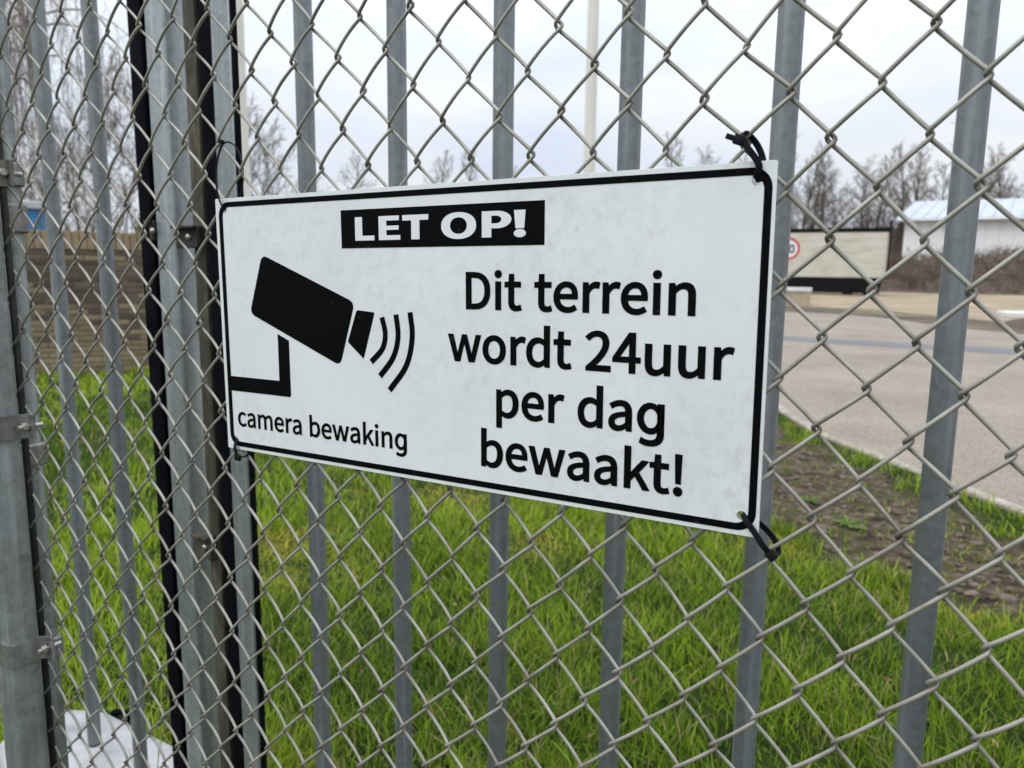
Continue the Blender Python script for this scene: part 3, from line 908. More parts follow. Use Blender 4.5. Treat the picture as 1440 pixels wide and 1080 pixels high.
# letter outlines: advance width, then closed bezier loops of (x, y, left handle, right handle)
GLYPH = {
 'D': (241, [[[35,0,35,86,57,0],[101,0,79,0,178,0],[220,129,220,48,220,211],[99,257,178,257,78,257],[35,257,57,257,35,171]],[[68,27,77,27,68,95],[68,230,68,162,77,230],[97,230,87,230,157,230],[187,129,187,194,187,64],[97,27,157,27,87,27]]]),
 'i': (96, [[[32,0,32,63,43,0],[64,0,54,0,64,63],[64,190,64,127,54,190],[32,190,43,190,32,127]],[[48,229,36,229,61,229],[70,251,70,238,70,263],[48,271,61,271,36,271],[27,251,27,263,27,238]]]),
 't': (132, [[[92,-5,51,-5,104,-5],[127,2,116,-1,125,11],[121,27,123,19,114,24],[99,21,106,21,77,21],[70,58,70,35,70,93],[70,164,70,129,87,164],[121,164,104,164,121,173],[121,190,121,181,104,190],[70,190,87,190,70,208],[70,244,70,226,61,244],[43,244,52,244,42,226],[40,190,41,208,30,190],[9,188,19,189,9,180],[9,164,9,172,19,164],[38,164,28,164,38,129],[38,59,38,94,38,21]]]),
 'e': (194, [[[109,-5,58,-5,135,-5],[172,15,155,4,168,22],[160,36,164,29,146,27],[113,21,131,21,77,21],[50,88,52,47,92,88],[178,88,135,88,179,92],[179,106,179,99,179,160],[103,195,152,195,60,195],[18,95,18,157,18,32]],[[49,110,83,110,53,148],[104,169,77,169,134,169],[151,110,151,149,117,110]]]),
 'n': (214, [[[32,0,32,63,43,0],[64,0,54,0,64,46],[64,138,64,92,83,157],[116,167,97,167,141,167],[152,116,152,152,152,77],[152,0,152,39,163,0],[184,0,174,0,184,40],[184,120,184,80,184,169],[126,195,166,195,100,195],[62,162,80,181,62,162],[62,162,62,162,61,172],[58,190,60,181,50,190],[32,190,41,190,32,127]]]),
 'r': (136, [[[32,0,32,63,43,0],[64,0,54,0,64,41],[64,122,64,81,77,154],[112,166,96,166,120,166],[131,163,124,165,133,172],[137,191,135,182,131,194],[116,195,125,195,95,195],[62,155,76,180,62,155],[62,155,62,155,61,167],[58,190,60,179,50,190],[32,190,41,190,32,127]]]),
 'w': (281, [[[62,0,45,63,75,0],[99,0,87,0,108,34],[126,102,117,68,131,120],[139,157,135,138,140,157],[141,157,141,157,146,138],[154,103,149,120,163,68],[181,0,172,34,194,0],[220,0,207,0,237,63],[272,190,255,127,261,190],[241,190,251,190,232,153],[213,80,222,117,209,62],[202,27,206,45,201,27],[200,27,201,27,195,45],[187,80,191,62,177,117],[157,190,167,153,146,190],[126,190,136,190,116,153],[96,80,106,117,91,62],[83,27,87,45,83,27],[82,27,82,27,78,45],[70,80,74,62,61,117],[42,190,51,153,31,190],[9,190,20,190,27,127]]]),
 'o': (212, [[[106,-5,60,-5,153,-5],[194,95,194,32,194,158],[106,195,153,195,60,195],[18,95,18,158,18,32]],[[106,22,139,22,73,22],[51,95,51,51,51,139],[106,168,73,168,139,168],[161,95,161,139,161,51]]]),
 'd': (217, [[[97,-5,49,-5,120,-5],[155,22,140,8,155,22],[156,22,155,22,157,15],[159,0,158,7,167,0],[185,0,176,0,185,93],[185,279,185,186,174,279],[153,279,163,279,153,254],[153,206,153,230,153,195],[154,173,154,184,138,187],[101,195,123,195,57,195],[19,95,19,157,19,32]],[[104,22,121,22,71,22],[51,95,51,49,51,139],[106,168,76,168,122,168],[153,148,137,162,153,115],[153,48,153,82,137,31]]]),
 '2': (194, [[[15,0,15,6,69,0],[177,0,123,0,177,9],[177,28,177,18,153,28],[106,28,129,28,93,28],[64,25,77,26,124,82],[165,186,165,134,165,231],[90,261,136,261,57,261],[14,224,35,246,20,218],[33,206,26,212,47,223],[86,235,65,235,118,235],[133,185,133,214,133,140],[15,19,96,89,15,13]]]),
 '4': (194, [[[119,0,119,24,129,0],[149,0,139,0,149,24],[149,71,149,47,161,71],[183,71,172,71,183,79],[183,96,183,88,172,96],[149,96,161,96,149,150],[149,257,149,203,137,257],[114,257,126,257,78,202],[7,92,43,147,7,85],[7,71,7,78,44,71],[119,71,82,71,119,47]],[[119,96,119,123,93,96],[40,96,67,96,60,125],[99,184,79,155,106,196],[119,222,113,209,120,222],[121,222,120,222,120,209],[119,175,119,188,119,149]]]),
 'u': (213, [[[88,-5,48,-5,114,-5],[151,30,133,9,151,30],[152,30,151,30,152,20],[154,0,153,10,163,0],[181,0,172,0,181,63],[181,190,181,127,170,190],[149,190,159,190,149,145],[149,55,149,100,131,33],[97,23,117,23,72,23],[62,74,62,38,62,112],[62,190,62,151,51,190],[29,190,40,190,29,150],[29,70,29,110,29,21]]]),
 'p': (217, [[[32,-80,32,10,43,-80],[64,-80,54,-80,64,-59],[64,-16,64,-37,64,-5],[63,18,64,6,81,3],[116,-5,99,-5,159,-5],[199,98,199,33,199,157],[123,195,172,195,101,195],[62,168,79,182,62,168],[62,168,62,168,61,175],[58,190,60,183,50,190],[32,190,41,190,32,100]],[[111,22,142,22,98,22],[64,42,81,27,64,75],[64,142,64,109,83,159],[115,168,99,168,151,168],[165,98,165,140,165,51]]]),
 'a': (197, [[[76,-5,44,-5,99,-5],[139,23,121,8,139,23],[140,23,140,23,141,15],[143,0,142,8,152,0],[169,0,160,0,169,39],[169,117,169,78,169,164],[103,195,150,195,72,195],[29,170,46,181,33,163],[41,148,37,155,56,158],[98,168,76,168,129,168],[137,120,137,145,56,111],[21,49,21,91,21,15]],[[85,21,103,21,66,21],[51,51,51,30,51,76],[137,99,73,92,137,81],[137,46,137,64,119,30]]]),
 'g': (217, [[[153,190,153,60,164,190],[185,190,174,190,185,60],[185,-6,185,60,174,-6],[153,-6,164,-6,153,60]]],
  [[[[181,96,181,150,181,42],[100,-3,145,-3,55,-3],[19,96,19,42,19,150],[100,195,55,195,145,195]],[[157,96.5,157,136,157,57],[104,24,133,24,75,24],[51,96.5,51,57,51,136],[104,168.5,75,168.5,133,168.5]]],
   [[[153,-5,163,-5,153,-38],[98,-56,135,-56,78,-56],[45,-42,60,-51,42,-50],[36,-68,39,-60,52,-78],[99,-84,75,-84,152,-84],[185,-8,185,-58,185,-7],[185,-5,185,-6,174,-5]]]]),
 'b': (216, [[[116,-5,98,-5,159,-5],[199,98,199,33,199,157],[123,195,172,195,102,195],[63,168,81,183,63,180],[64,202,64,191,64,228],[64,279,64,253,54,279],[32,279,43,279,32,186],[32,0,32,93,41,0],[58,0,49,0,59,7],[61,20,60,13,61,20],[62,20,62,20,78,5]],[[111,22,142,22,98,22],[64,42,81,27,64,75],[64,142,64,109,82,159],[115,168,99,168,151,168],[165,98,165,140,165,51]]]),
 'k': (193, [[[32,0,32,93,43,0],[64,0,53,0,64,17],[64,50,64,33,76,64],[99,92,88,78,118,61],[155,0,137,31,167,0],[190,0,178,0,166,38],[118,113,142,76,139,139],[181,190,160,165,169,190],[146,190,158,190,119,157],[65,90,92,123,65,90],[64,90,64,90,64,153],[64,279,64,216,53,279],[32,279,43,279,32,186]]]),
 'c': (179, [[[107,-5,57,-5,130,-5],[169,19,152,5,164,26],[155,41,159,34,143,30],[110,22,127,22,75,22],[51,95,51,51,51,139],[111,168,76,168,126,168],[149,152,138,161,154,159],[165,173,160,166,152,185],[110,195,134,195,61,195],[18,95,18,158,18,32]]]),
 'm': (324, [[[32,0,32,63,43,0],[64,0,54,0,64,46],[64,138,64,92,82,158],[112,167,98,167,136,167],[147,116,147,152,147,77],[147,0,147,39,158,0],[179,0,169,0,179,46],[179,138,179,92,197,158],[227,167,213,167,251,167],[263,116,263,152,263,77],[263,0,263,39,273,0],[294,0,284,0,294,40],[294,120,294,80,294,169],[237,195,276,195,214,195],[174,159,194,180,166,181],[121,195,151,195,99,195],[62,162,79,181,62,162],[62,162,62,162,61,172],[58,190,60,181,50,190],[32,190,41,190,32,127]]]),
 '!': (113, [[[46,77,44,127,53,77],[68,77,60,77,69,127],[72,226,70,176,72,238],[72,262,72,250,62,262],[40,262,51,262,40,250],[41,226,41,238,42,176]],[[56,-5,44,-5,69,-5],[79,20,79,5,79,34],[56,44,69,44,44,44],[33,20,33,34,33,5]]]),
}

def text_line(name, s, x0, x1, base, cap, weight, capref=257.0, xw=1.0):
    """set a line so that its ink runs from x0 to x1, with capitals cap high"""
    pen, items, lo, hi, tails = 0.0, [], None, None, []
    for ch in s:
        if ch == ' ':
            pen += 80 + 15; continue
        adv, sp_ = GLYPH[ch][:2]
        xs = [p[0] for L in sp_ for p in L]
        if lo is None: lo = pen + min(xs)
        hi = pen + max(xs)
        if lo is not None and ch == 'g': lo = min(lo, pen + 19)
        items.append((pen, sp_)); pen += adv
        if len(GLYPH[ch]) > 2: tails += [(pen - adv, grp) for grp in GLYPH[ch][2]]
    kx = (x1 - x0 - 2 * weight) / (hi - lo); kz = (cap - 2 * weight) / capref
    def lay(its):
        return [[tuple(((pen + q[i] - lo) * kx + x0 + weight if i % 2 == 0 else q[i] * kz + base + weight) * mm for i in range(6)) for q in L] for pen, sp_ in its for L in sp_]
    loops = lay(items)
    o = print_part(name, loops, bez=True)
    extra = []
    for n_, tl_ in enumerate(tails):             # bowl and hook of the g, outlined apart and joined on
        extra.append(print_part(name, lay([tl_]), bez=True, y=PY - 0.00003 * (n_ + 1)).data)
        loops = loops + lay([tl_])
    # heavier stroke: a mitred band along every outline
    V, F = [], []
    for L in loops:
        pts_ = []
        for k in range(len(L)):
            p_, q_ = L[k], L[(k + 1) % len(L)]
            c_ = [np.array(v_) for v_ in ((p_[0], p_[1]), (p_[4], p_[5]), (q_[2], q_[3]), (q_[0], q_[1]))]
            for t_ in np.arange(6) / 6:
                pt = (1 - t_) ** 3 * c_[0] + 3 * t_ * (1 - t_) ** 2 * c_[1] + 3 * t_ * t_ * (1 - t_) * c_[2] + t_ ** 3 * c_[3]
                if not pts_ or np.linalg.norm(pt - pts_[-1]) > 1e-5: pts_.append(pt)
        if np.linalg.norm(pts_[0] - pts_[-1]) < 1e-5: pts_.pop()
        Q = np.array(pts_); n = len(Q); o0 = len(V)
        d0 = Q - np.roll(Q, 1, 0); d0 /= np.linalg.norm(d0, axis=1)[:, None]
        d1 = np.roll(d0, -1, 0)
        nm = np.stack([-(d0 + d1)[:, 1], (d0 + d1)[:, 0]], 1); ln = np.linalg.norm(nm, axis=1); nm /= np.maximum(ln, 1e-6)[:, None]
        k_ = weight * mm / np.clip(ln / 2, 0.62, 1)
        for q_, m_, w_ in zip(Q, nm, k_):
            for sg in (1, -1):
                V.append((q_[0] + sg * m_[0] * w_, PY - 0.00019, q_[1] + sg * m_[1] * w_ + SH / 2))
        for k in range(n):
            k2 = (k + 1) % n
            F.append((o0 + 2 * k, o0 + 2 * k + 1, o0 + 2 * k2 + 1, o0 + 2 * k2))
    bm = bmesh.new(); bm.from_mesh(o.data)
    for me_ in extra: bm.from_mesh(me_)
    bm.from_mesh(mesh_from('stroke', V, F)); bm.to_mesh(o.data); bm.free()
    for ob in [x for x in sign.children if x.data in extra]: bpy.data.objects.remove(ob)
    return o
text_line('text_line', 'Dit terrein', 32.4, 244.8, 27.8, 33.7, 1.0)
text_line('text_line', 'wordt 24uur', 12.4, 276.0, -20.6, 33.7, 1.0)
text_line('text_line', 'per dag', 64.6, 222.8, -68.9, 33.7, 1.0)
text_line('text_line', 'bewaakt!', 48.2, 239.6, -117.0, 33.7, 1.0)
text_line('text_line', 'camera bewaking', -281.0, -38.4, -113.3, 22.1, 0.60)

# ------------------------------------------------------------------ cable ties through the sign's holes
def cable_tie(path, width, head, head_rot, label, tail=None):
    """nylon strap swept round wire and hole, with its locking head"""
    P = catmull(np.array(path + path[:1]), 5)[:-1]
    n = len(P); c0 = P.mean(0)
    T = np.roll(P, -1, 0) - np.roll(P, 1, 0); T /= np.linalg.norm(T, axis=1)[:, None]
    O = P - c0; O -= (O * T).sum(1)[:, None] * T; O /= np.linalg.norm(O, axis=1)[:, None] + 1e-9
    B = np.cross(T, O)
    prof = [(-width / 2, -0.0006), (width / 2, -0.0006), (width / 2, 0.0006), (-width / 2, 0.0006)]
    V = np.stack([P + B * a + O * b for a, b in prof], 1).reshape(-1, 3)
    F = []
    for k in range(n):
        k2 = (k + 1) % n
        for j in range(4):
            j2 = (j + 1) % 4
            F.append((k * 4 + j, k * 4 + j2, k2 * 4 + j2, k2 * 4 + j))
    root = empty('cable_tie', tuple(head))
    me = mesh_from('strap', V - np.array(head), F)
    bm = bmesh.new(); bm.from_mesh(me); bmesh.ops.recalc_face_normals(bm, faces=bm.faces); bm.to_mesh(me); bm.free()
    autosmooth(link('strap', me, M['tie'], root), 50)
    hb = box_bm(-width * 0.80, width * 0.80, -width * 0.55, width * 0.55, -width * 0.72, width * 0.72, width * 0.16, 2)
    ho = autosmooth(link('locking_head', bm_mesh('locking_head', hb), M['tie'], root)); ho.rotation_euler = head_rot
    if tail is not None:
        tb = box_bm(0, tail, -0.0007, 0.0007, -width * 0.42, width * 0.42, 0.0004, 1)
        to = link('cut_tail', bm_mesh('cut_tail', tb), M['tie'], root); to.rotation_euler = head_rot; to.location = Vector((-width * 0.8 - tail, 0, 0)).copy()
        to.location.rotate(ho.rotation_euler.to_matrix().to_euler() if False else ho.rotation_euler)
    tag(root, label, 'cable tie', 'cable ties holding the sign')
    return root
def hole_pt(k, y, dx=0.0, dz=0.0):
    a = math.radians(0.68); x, z, r = HOLES[k]
    x, z = (x + dx) * mm, (z + dz) * mm
    return (x * math.cos(a) - z * math.sin(a), y, SZ + x * math.sin(a) + z * math.cos(a))
cable_tie([hole_pt(1, -0.0022, -2, 3), (0.2845, -0.0035, 1.396), (0.2755, -0.0065, 1.409), (0.2705, -0.003, 1.417), (0.2725, 0.006, 1.4195), (0.279, 0.012, 1.412), (0.2845, 0.010, 1.400), hole_pt(1, 0.0065, 0, 2), hole_pt(1, 0.001, 0, 0)],
          0.0048, (0.2700, -0.0060, 1.4135), (0, 0.35, 0.15), 'black cable tie with a cut tail above the upper corner farthest from the gate post', 0.006)
cable_tie([hole_pt(2, -0.0022, 2, -2), (0.2985, -0.0040, 1.1215), (0.3055, -0.0055, 1.1130), (0.3120, -0.003, 1.1065), (0.3150, 0.005, 1.1050), (0.3110, 0.0125, 1.1120), (0.3020, 0.011, 1.1225), hole_pt(2, 0.0065, 0, 0), hole_pt(2, 0.001, 0, 0)],
          0.0048, (0.3120, -0.0050, 1.1072), (0, -0.9, 0.1), 'black cable tie hooked below the lower corner farthest from the gate post')
cable_tie([hole_pt(3, -0.0022, 0, -2), (-0.2840, -0.0040, 1.114), (-0.2835, -0.0035, 1.106), (-0.2820, 0.003, 1.100), (-0.2805, 0.0115, 1.102), (-0.2825, 0.0115, 1.112), hole_pt(3, 0.0065, 0, 0), hole_pt(3, 0.001, 0, 0)],
          0.0044, (-0.2812, -0.0030, 1.1005), (0, 0.2, 0.3), 'short black cable tie looped under the lower corner next to the stop post')
cable_tie([hole_pt(0, -0.0022, -1, 2), (-0.2935, -0.0035, 1.3935), (-0.2965, -0.0030, 1.412), (-0.2955, 0.000, 1.436), (-0.2890, 0.004, 1.4515), (-0.2800, 0.0115, 1.4475), (-0.2715, 0.0125, 1.4250), (-0.2745, 0.0115, 1.400), hole_pt(0, 0.0065, 2, 0), hole_pt(0, 0.001, 0, 0)],
          0.0032, (-0.2890, -0.0005, 1.4520), (0, 0.3, 0.2), 'long slack black cable tie above the upper corner next to the stop post')
# ------------------------------------------------------------------ brick wall on the left
WA, WB = np.array([-8.91, 4.18]), np.array([-8.24, 5.19])
wd = (WB - WA) / np.linalg.norm(WB - WA)
wall = empty('brick_wall', (WA[0], WA[1], 0), math.atan2(wd[1], wd[0]))
tag(wall, 'old brown and yellow brick garden wall with an upright brick coping', 'wall')
def brick_mat(name, lo, hi):
    m, t, b = new_mat(name)
    oi = t.nodes.new('ShaderNodeObjectInfo')
    v = coords(t)
    r = ramp(t, oi.outputs['Random'], [(0.0, lo), (1.0, hi)])
    n = ramp(t, noise(t, v, 30.0, 6.0, 0.7), [(0.3, (0.65,) * 3), (0.7, (1.25,) * 3)])
    c = mixc(t, 1.0, r.outputs[0], n.outputs[0], 'MULTIPLY')
    t.links.new(c, b.inputs['Base Color']); b.inputs['Roughness'].default_value = 0.92
    bump(t, b, noise(t, v, 60.0, 5.0, 0.7), 0.5, 0.004)
    return m
M['brick_a'] = brick_mat('brown_brick', (0.075, 0.052, 0.036), (0.155, 0.112, 0.078))
M['brick_b'] = brick_mat('yellow_brick', (0.19, 0.145, 0.080), (0.31, 0.24, 0.14))
M['brick_c'] = brick_mat('coping_brick', (0.26, 0.185, 0.105), (0.36, 0.27, 0.165))
M['mortar'] = simple('mortar', (0.15, 0.135, 0.115), 0.95, 0, 0.3, 20)
LX0, LX1, CW, CH, NC = -0.75, 1.65, 0.218, 0.0640, 23
box('core', LX0 + 0.01, LX1 - 0.01, 0.008, 0.20, -0.2, NC * CH + 0.195, M['mortar'], wall)
bme = {}
for key in 'abc':
    if key == 'c':
        bb = box_bm(-0.034, 0.034, 0.0, 0.22, 0, 0.212, 0.004, 1)
    else:
        bb = box_bm(-0.104, 0.104, 0.0, 0.09, 0.006, 0.0575, 0.004, 1)
    bme[key] = bm_mesh('brick', bb); bme[key].materials.append(M['brick_' + key])
for k in range(NC):
    x = LX0 + CW / 2 - (CW / 2 if k % 2 else 0)
    while x < LX1:
        if x - 0.104 > LX0 - 0.09 and x + 0.104 < LX1 + 0.09:
            pr_y = 0.08 if k > 12 else (0.85 if k < 9 else 0.45)
            o = link('brick', bme['b' if random.random() < pr_y else 'a'], None, wall)
            o.location = (x, random.uniform(-0.004, 0.003), k * CH); o.rotation_euler = (0, 0, random.uniform(-0.006, 0.006))
        x += CW
x = LX0 + 0.04
while x < LX1:
    o = link('coping_brick', bme['c'], None, wall); o.location = (x, random.uniform(-0.014, -0.006), NC * CH + 0.005 + random.uniform(-0.003, 0.003)); x += 0.0765

# blue container with pale roof, beyond the wall
M['blue'] = simple('blue_paint', (0.055, 0.22, 0.48), 0.45, 0, 0.15, 3)
M['paleroof'] = simple('pale_roof', (0.6, 0.62, 0.64), 0.6, 0, 0.1, 3)
bc = empty('storage_container', (-14.48, 5.75, 0), math.radians(56))
tag(bc, 'bright blue metal storage container with pale roof, behind the brick wall', 'container')
box('side_panel', -1.6, 1.6, 0, 2.3, 0.12, 2.24, M['blue'], bc, 0.02)
for k in range(11):
    box('rib', -1.5 + k * 0.29, -1.38 + k * 0.29, -0.025, 0.0, 0.25, 2.05, M['blue'], bc, 0.008, 1)
box('roof', -1.65, 1.65, -0.05, 2.35, 2.24, 2.38, M['paleroof'], bc, 0.02)
for sx in (-1.5, 1.5):
    for y_ in (0.15, 2.15):
        box('skid', sx - 0.08, sx + 0.08, y_ - 0.1, y_ + 0.1, 0, 0.12, M['rubber'], bc)

# ------------------------------------------------------------------ two white masts
M['mast'] = simple('white_mast', (0.74, 0.71, 0.64), 0.45, 0, 0.08, 2, stretch=(8, 8, 0.6))
for (x, y, r0, r1, lab) in ((-3.32, 7.61, 0.070, 0.058, 'tall cream white flag mast rising above the middle of the sign'), (-6.36, 5.27, 0.066, 0.056, 'tall white flag mast seen beside the edge strip of the gate')):
    mt = empty('flag_mast', (x, y, 0)); tag(mt, lab, 'mast')
    cyl('pole', (0, 0, 0.02), (0, 0, 8.0), r0, r1, M['mast'], mt, 24); autosmooth(mt.children[0], 50)
    cyl('base_collar', (0, 0, 0), (0, 0, 0.18), r0 * 1.7, r0 * 1.35, M['mast'], mt, 24)
    box('rope_cleat', -0.02, 0.02, -r0 - 0.035, -r0 + 0.008, 1.15, 1.29, M['bolt'], mt, 0.004)
    bm = bmesh.new(); bmesh.ops.create_uvsphere(bm, u_segments=16, v_segments=10, radius=r1 * 1.3)
    bmesh.ops.transform(bm, matrix=Matrix.Translation((0, 0, 8.05)), verts=bm.verts)
    link('finial', bm_mesh('finial', bm, True), M['mast'], mt)

# ------------------------------------------------------------------ bare trees
M['bark'] = simple('dark_bark', (0.085, 0.072, 0.058), 0.95, 0, 0.35, 3)
M['twig'] = simple('winter_twigs', (0.14, 0.108, 0.075), 0.95, 0, 0.3, 2)
M['bark_green'] = simple('algae_bark', (0.12, 0.115, 0.065), 0.95, 0, 0.35, 3)
M['birch_twig'] = simple('birch_twigs', (0.27, 0.225, 0.21), 0.9, 0, 0.25, 2)
M['birch_bark'] = simple('birch_bark', (0.42, 0.40, 0.37), 0.85, 0, 0.45, 5, stretch=(1, 1, 3))

def grow(seed, height, trunk_r, n1=26, n2=8, n3=6, lean=0.55, limb=0.30, low=0.22):
    """trunk and limbs (first array pair) and twigs (second), as swept tapered tubes"""
    r = np.random.default_rng(seed)
    big, small = [], []
    def branch(p, d, L, rad, nseg, wob, lift):
        P = [p]; d = d / np.linalg.norm(d)
        for k in range(nseg):
            d = d + r.normal(0, wob, 3) + np.array([0, 0, lift]); d /= np.linalg.norm(d)
            P.append(P[-1] + d * L / nseg)
        return np.array(P), np.linspace(rad, rad * 0.35, nseg + 1)
    P, R_ = branch(np.zeros(3), np.array([r.normal(0, 0.03), r.normal(0, 0.03), 1]), height, trunk_r, 9, 0.035, 0.03)
    R_ = np.linspace(trunk_r, trunk_r * 0.12, 10); R_[0] *= 1.35
    big.append(tube_arrays(P, R_, 7))
    for i in range(n1):
        t_ = low + (0.99 - low) * (i + r.uniform(0, 1)) / n1
        f = t_ * 9; k = min(int(f), 8); p = P[k] + (P[k + 1] - P[k]) * (f - k)
        az = i * 2.4 + r.uniform(-0.5, 0.5)
        d = np.array([math.cos(az), math.sin(az), lean + 0.5 * t_ + r.normal(0, 0.15)])
        L1 = height * limb * (1.15 - 0.75 * t_ ** 1.3) * r.uniform(0.75, 1.15)
        P1, R1_ = branch(p, d, L1, trunk_r * (0.36 - 0.24 * t_), 5, 0.12, 0.06)
        big.append(tube_arrays(P1, R1_, 4, cap=False))
        for j in range(n2):
            t2 = 0.25 + 0.75 * (j + r.uniform(0, 1)) / n2
            f = min(t2, 0.999) * 5; k = int(f); p = P1[k] + (P1[k + 1] - P1[k]) * (f - k)
            dd = (P1[k + 1] - P1[k]) / np.linalg.norm(P1[k + 1] - P1[k]) + r.normal(0, 0.62, 3) + np.array([0, 0, 0.15])
            L2 = L1 * 0.5 * (1.1 - 0.6 * t2) * r.uniform(0.7, 1.3)
            P2, R2_ = branch(p, dd, L2, 0.017, 3, 0.16, 0.05)
            small.append(tube_arrays(P2, R2_, 3, cap=False))
            for q in range(n3):
                t3 = r.uniform(0.2, 1.0) * 2.999; k = int(t3); p = P2[k] + (P2[k + 1] - P2[k]) * (t3 - k)
                dd = (P2[k + 1] - P2[k]) / np.linalg.norm(P2[k + 1] - P2[k]) + r.normal(0, 0.7, 3)
                P3, R3_ = branch(p, dd, L2 * r.uniform(0.3, 0.65), 0.008, 2, 0.2, 0.06)
                small.append(tube_arrays(P3, R3_, 3, cap=False))
    return merge(big), merge(small)

def tree_meshes(seed, *a, **k):
    (bv, bf), (sv, sf) = grow(seed, *a, **k)
    return mesh_np('trunk', bv, bf, True), mesh_np('crown', sv, sf)
KIND = [tree_meshes(101, 10.5, 0.15, n1=30), tree_meshes(102, 11.5, 0.17, n1=34, limb=0.26, lean=0.8), tree_meshes(103, 9.8, 0.13, n1=28, limb=0.34, lean=0.4),
        tree_meshes(104, 12.0, 0.16, n1=36, limb=0.22, lean=0.9), tree_meshes(105, 7.0, 0.085, n1=22, n2=7, limb=0.42, lean=1.1, low=0.12)]
def place_tree(kind, deg, dist, s, label, group=None, bark='bark', twig='twig', rz=None):
    x = CAM.x + dist * math.sin(math.radians(deg)); y = CAM.y + dist * math.cos(math.radians(deg))
    root = empty('bare_tree', (x, y, -0.05), rz if rz is not None else random.uniform(0, 6.28))
    root.scale = (s, s, s)
    tag(root, label, 'tree', group)
    for nm, me, mk in (('trunk', KIND[kind][0], bark), ('crown', KIND[kind][1], twig)):
        key = me.name + mk
        if not me.materials: me.materials.append(M[mk])
        o = link(nm, me, None, root)
        if me.materials[0] != M[mk]:
            o.material_slots[0].link = 'OBJECT'; o.material_slots[0].material = M[mk]
    return root
# the row behind the white trailer and the white building
k = 0
for deg in np.arange(-13.5, 6.6, 0.95):
    place_tree([0, 1, 2, 3, 1, 0, 3, 2][k % 8], deg + random.uniform(-0.3, 0.3), 84 + random.uniform(-2, 6), random.uniform(0.98, 1.2), *(('leafless dark tree in the row standing behind the white box trailer', 'bare trees behind the trailer') if deg < -4.5 else ('leafless dark tree in the row rising over the roof of the white building', 'bare trees over the building roof')))
    k += 1
for deg in np.arange(-13.0, 7.0, 2.0):
    place_tree([2, 4, 0][k % 3], deg + random.uniform(-0.5, 0.5), 94 + random.uniform(-3, 4), random.uniform(1.0, 1.25), 'leafless tree in the rear row, showing through the dark front row', 'rear row of bare trees')
    k += 1
# single trees whose tops show above the sign
for kind, deg, dist, s in ((3, -18.6, 80, 1.16), (1, -15.6, 88, 1.2), (0, -21.0, 96, 1.2), (2, -30.2, 86, 1.18), (3, -33.0, 78, 1.04), (1, -35.8, 84, 1.12), (0, -41.8, 78, 1.1), (2, -43.8, 90, 1.1)):
    place_tree(kind, deg, dist, s, 'faint distant bare tree top showing above the sign', 'distant bare tree tops above the sign')
for kind, deg, dist, s in ((4, -47.3, 38, 1.0), (4, -48.6, 36, 1.06)):
    place_tree(kind, deg, dist, s, 'bushy bare tree next to the slimmer white flag mast', 'bushy bare trees by the white mast')
for kind, deg, dist, s in ((4, -56.4, 27, 0.92), (4, -57.6, 29, 1.0), (4, -59.3, 31, 0.82), (2, -60.6, 34, 0.62), (4, -62.2, 30, 0.8)):
    place_tree(kind, deg, dist, s, 'small many-branched bare tree rising over the brick wall', 'small bare trees over the brick wall', bark='bark_green')

# weeping birch: arching limbs with long hanging twigs
def birch():
    r = np.random.default_rng(77)
    big, small = [], []
    z = np.linspace(0, 10, 12); P = np.stack([0.25 * np.sin(z * 0.5), 0.15 * np.cos(z * 0.4), z], 1)
    big.append(tube_arrays(P, np.linspace(0.13, 0.02, 12), 8))
    for i in range(36):
        h = r.uniform(3.6, 9.6); k = np.interp(h, z, np.arange(12)); p = P[int(k)]; p = np.array([p[0], p[1], h])
        az = i * 2.4 + r.uniform(-0.4, 0.4); L = r.uniform(0.9, 2.3) * (1.1 - 0.05 * h)
        t_ = np.linspace(0, 1, 7)
        Q = p + np.stack([np.cos(az) * L * t_, np.sin(az) * L * t_, 0.75 * t_ * L - 0.85 * L * t_ ** 2], 1)
        big.append(tube_arrays(Q, np.linspace(0.026, 0.007, 7), 4, cap=False))
        for j in range(11):
            f = r.uniform(0.3, 1) * 5.99; q = Q[int(f)] + (Q[int(f) + 1] - Q[int(f)]) * (f % 1)
            H_ = r.uniform(0.6, 2.6); a2 = r.uniform(0, 6.28); o = r.uniform(0.1, 0.35)
            s_ = np.linspace(0, 1, 6)
            W_ = q + np.stack([np.cos(a2) * o * np.sqrt(s_), np.sin(a2) * o * np.sqrt(s_), 0.10 * np.sin(s_ * 3.1) - H_ * s_ ** 1.2], 1) + np.cumsum(r.normal(0, 0.02, (6, 3)), 0)
            small.append(tube_arrays(W_, np.linspace(0.0055, 0.003, 6), 3, cap=False))
            for q_ in range(6):
                f = r.uniform(0.2, 1) * 4.99; q2 = W_[int(f)] + (W_[int(f) + 1] - W_[int(f)]) * (f % 1)
                e = q2 + np.array([r.normal(0, 0.12), r.normal(0, 0.12), -r.uniform(0.1, 0.4)])
                small.append(tube_arrays(np.array([q2, (q2 + e) / 2 + r.normal(0, 0.015, 3), e]), 0.003, 3, cap=False))
    return merge(big), merge(small)
(bv, bf), (sv, sf) = birch()
br = empty('birch_tree', (-12.6, 6.45, -0.05)); tag(br, 'weeping birch with thin hanging purplish twigs behind the brick wall', 'tree')
link('trunk', mesh_np('trunk', bv, bf, True), M['birch_bark'], br)
link('crown', mesh_np('crown', sv, sf), M['birch_twig'], br)

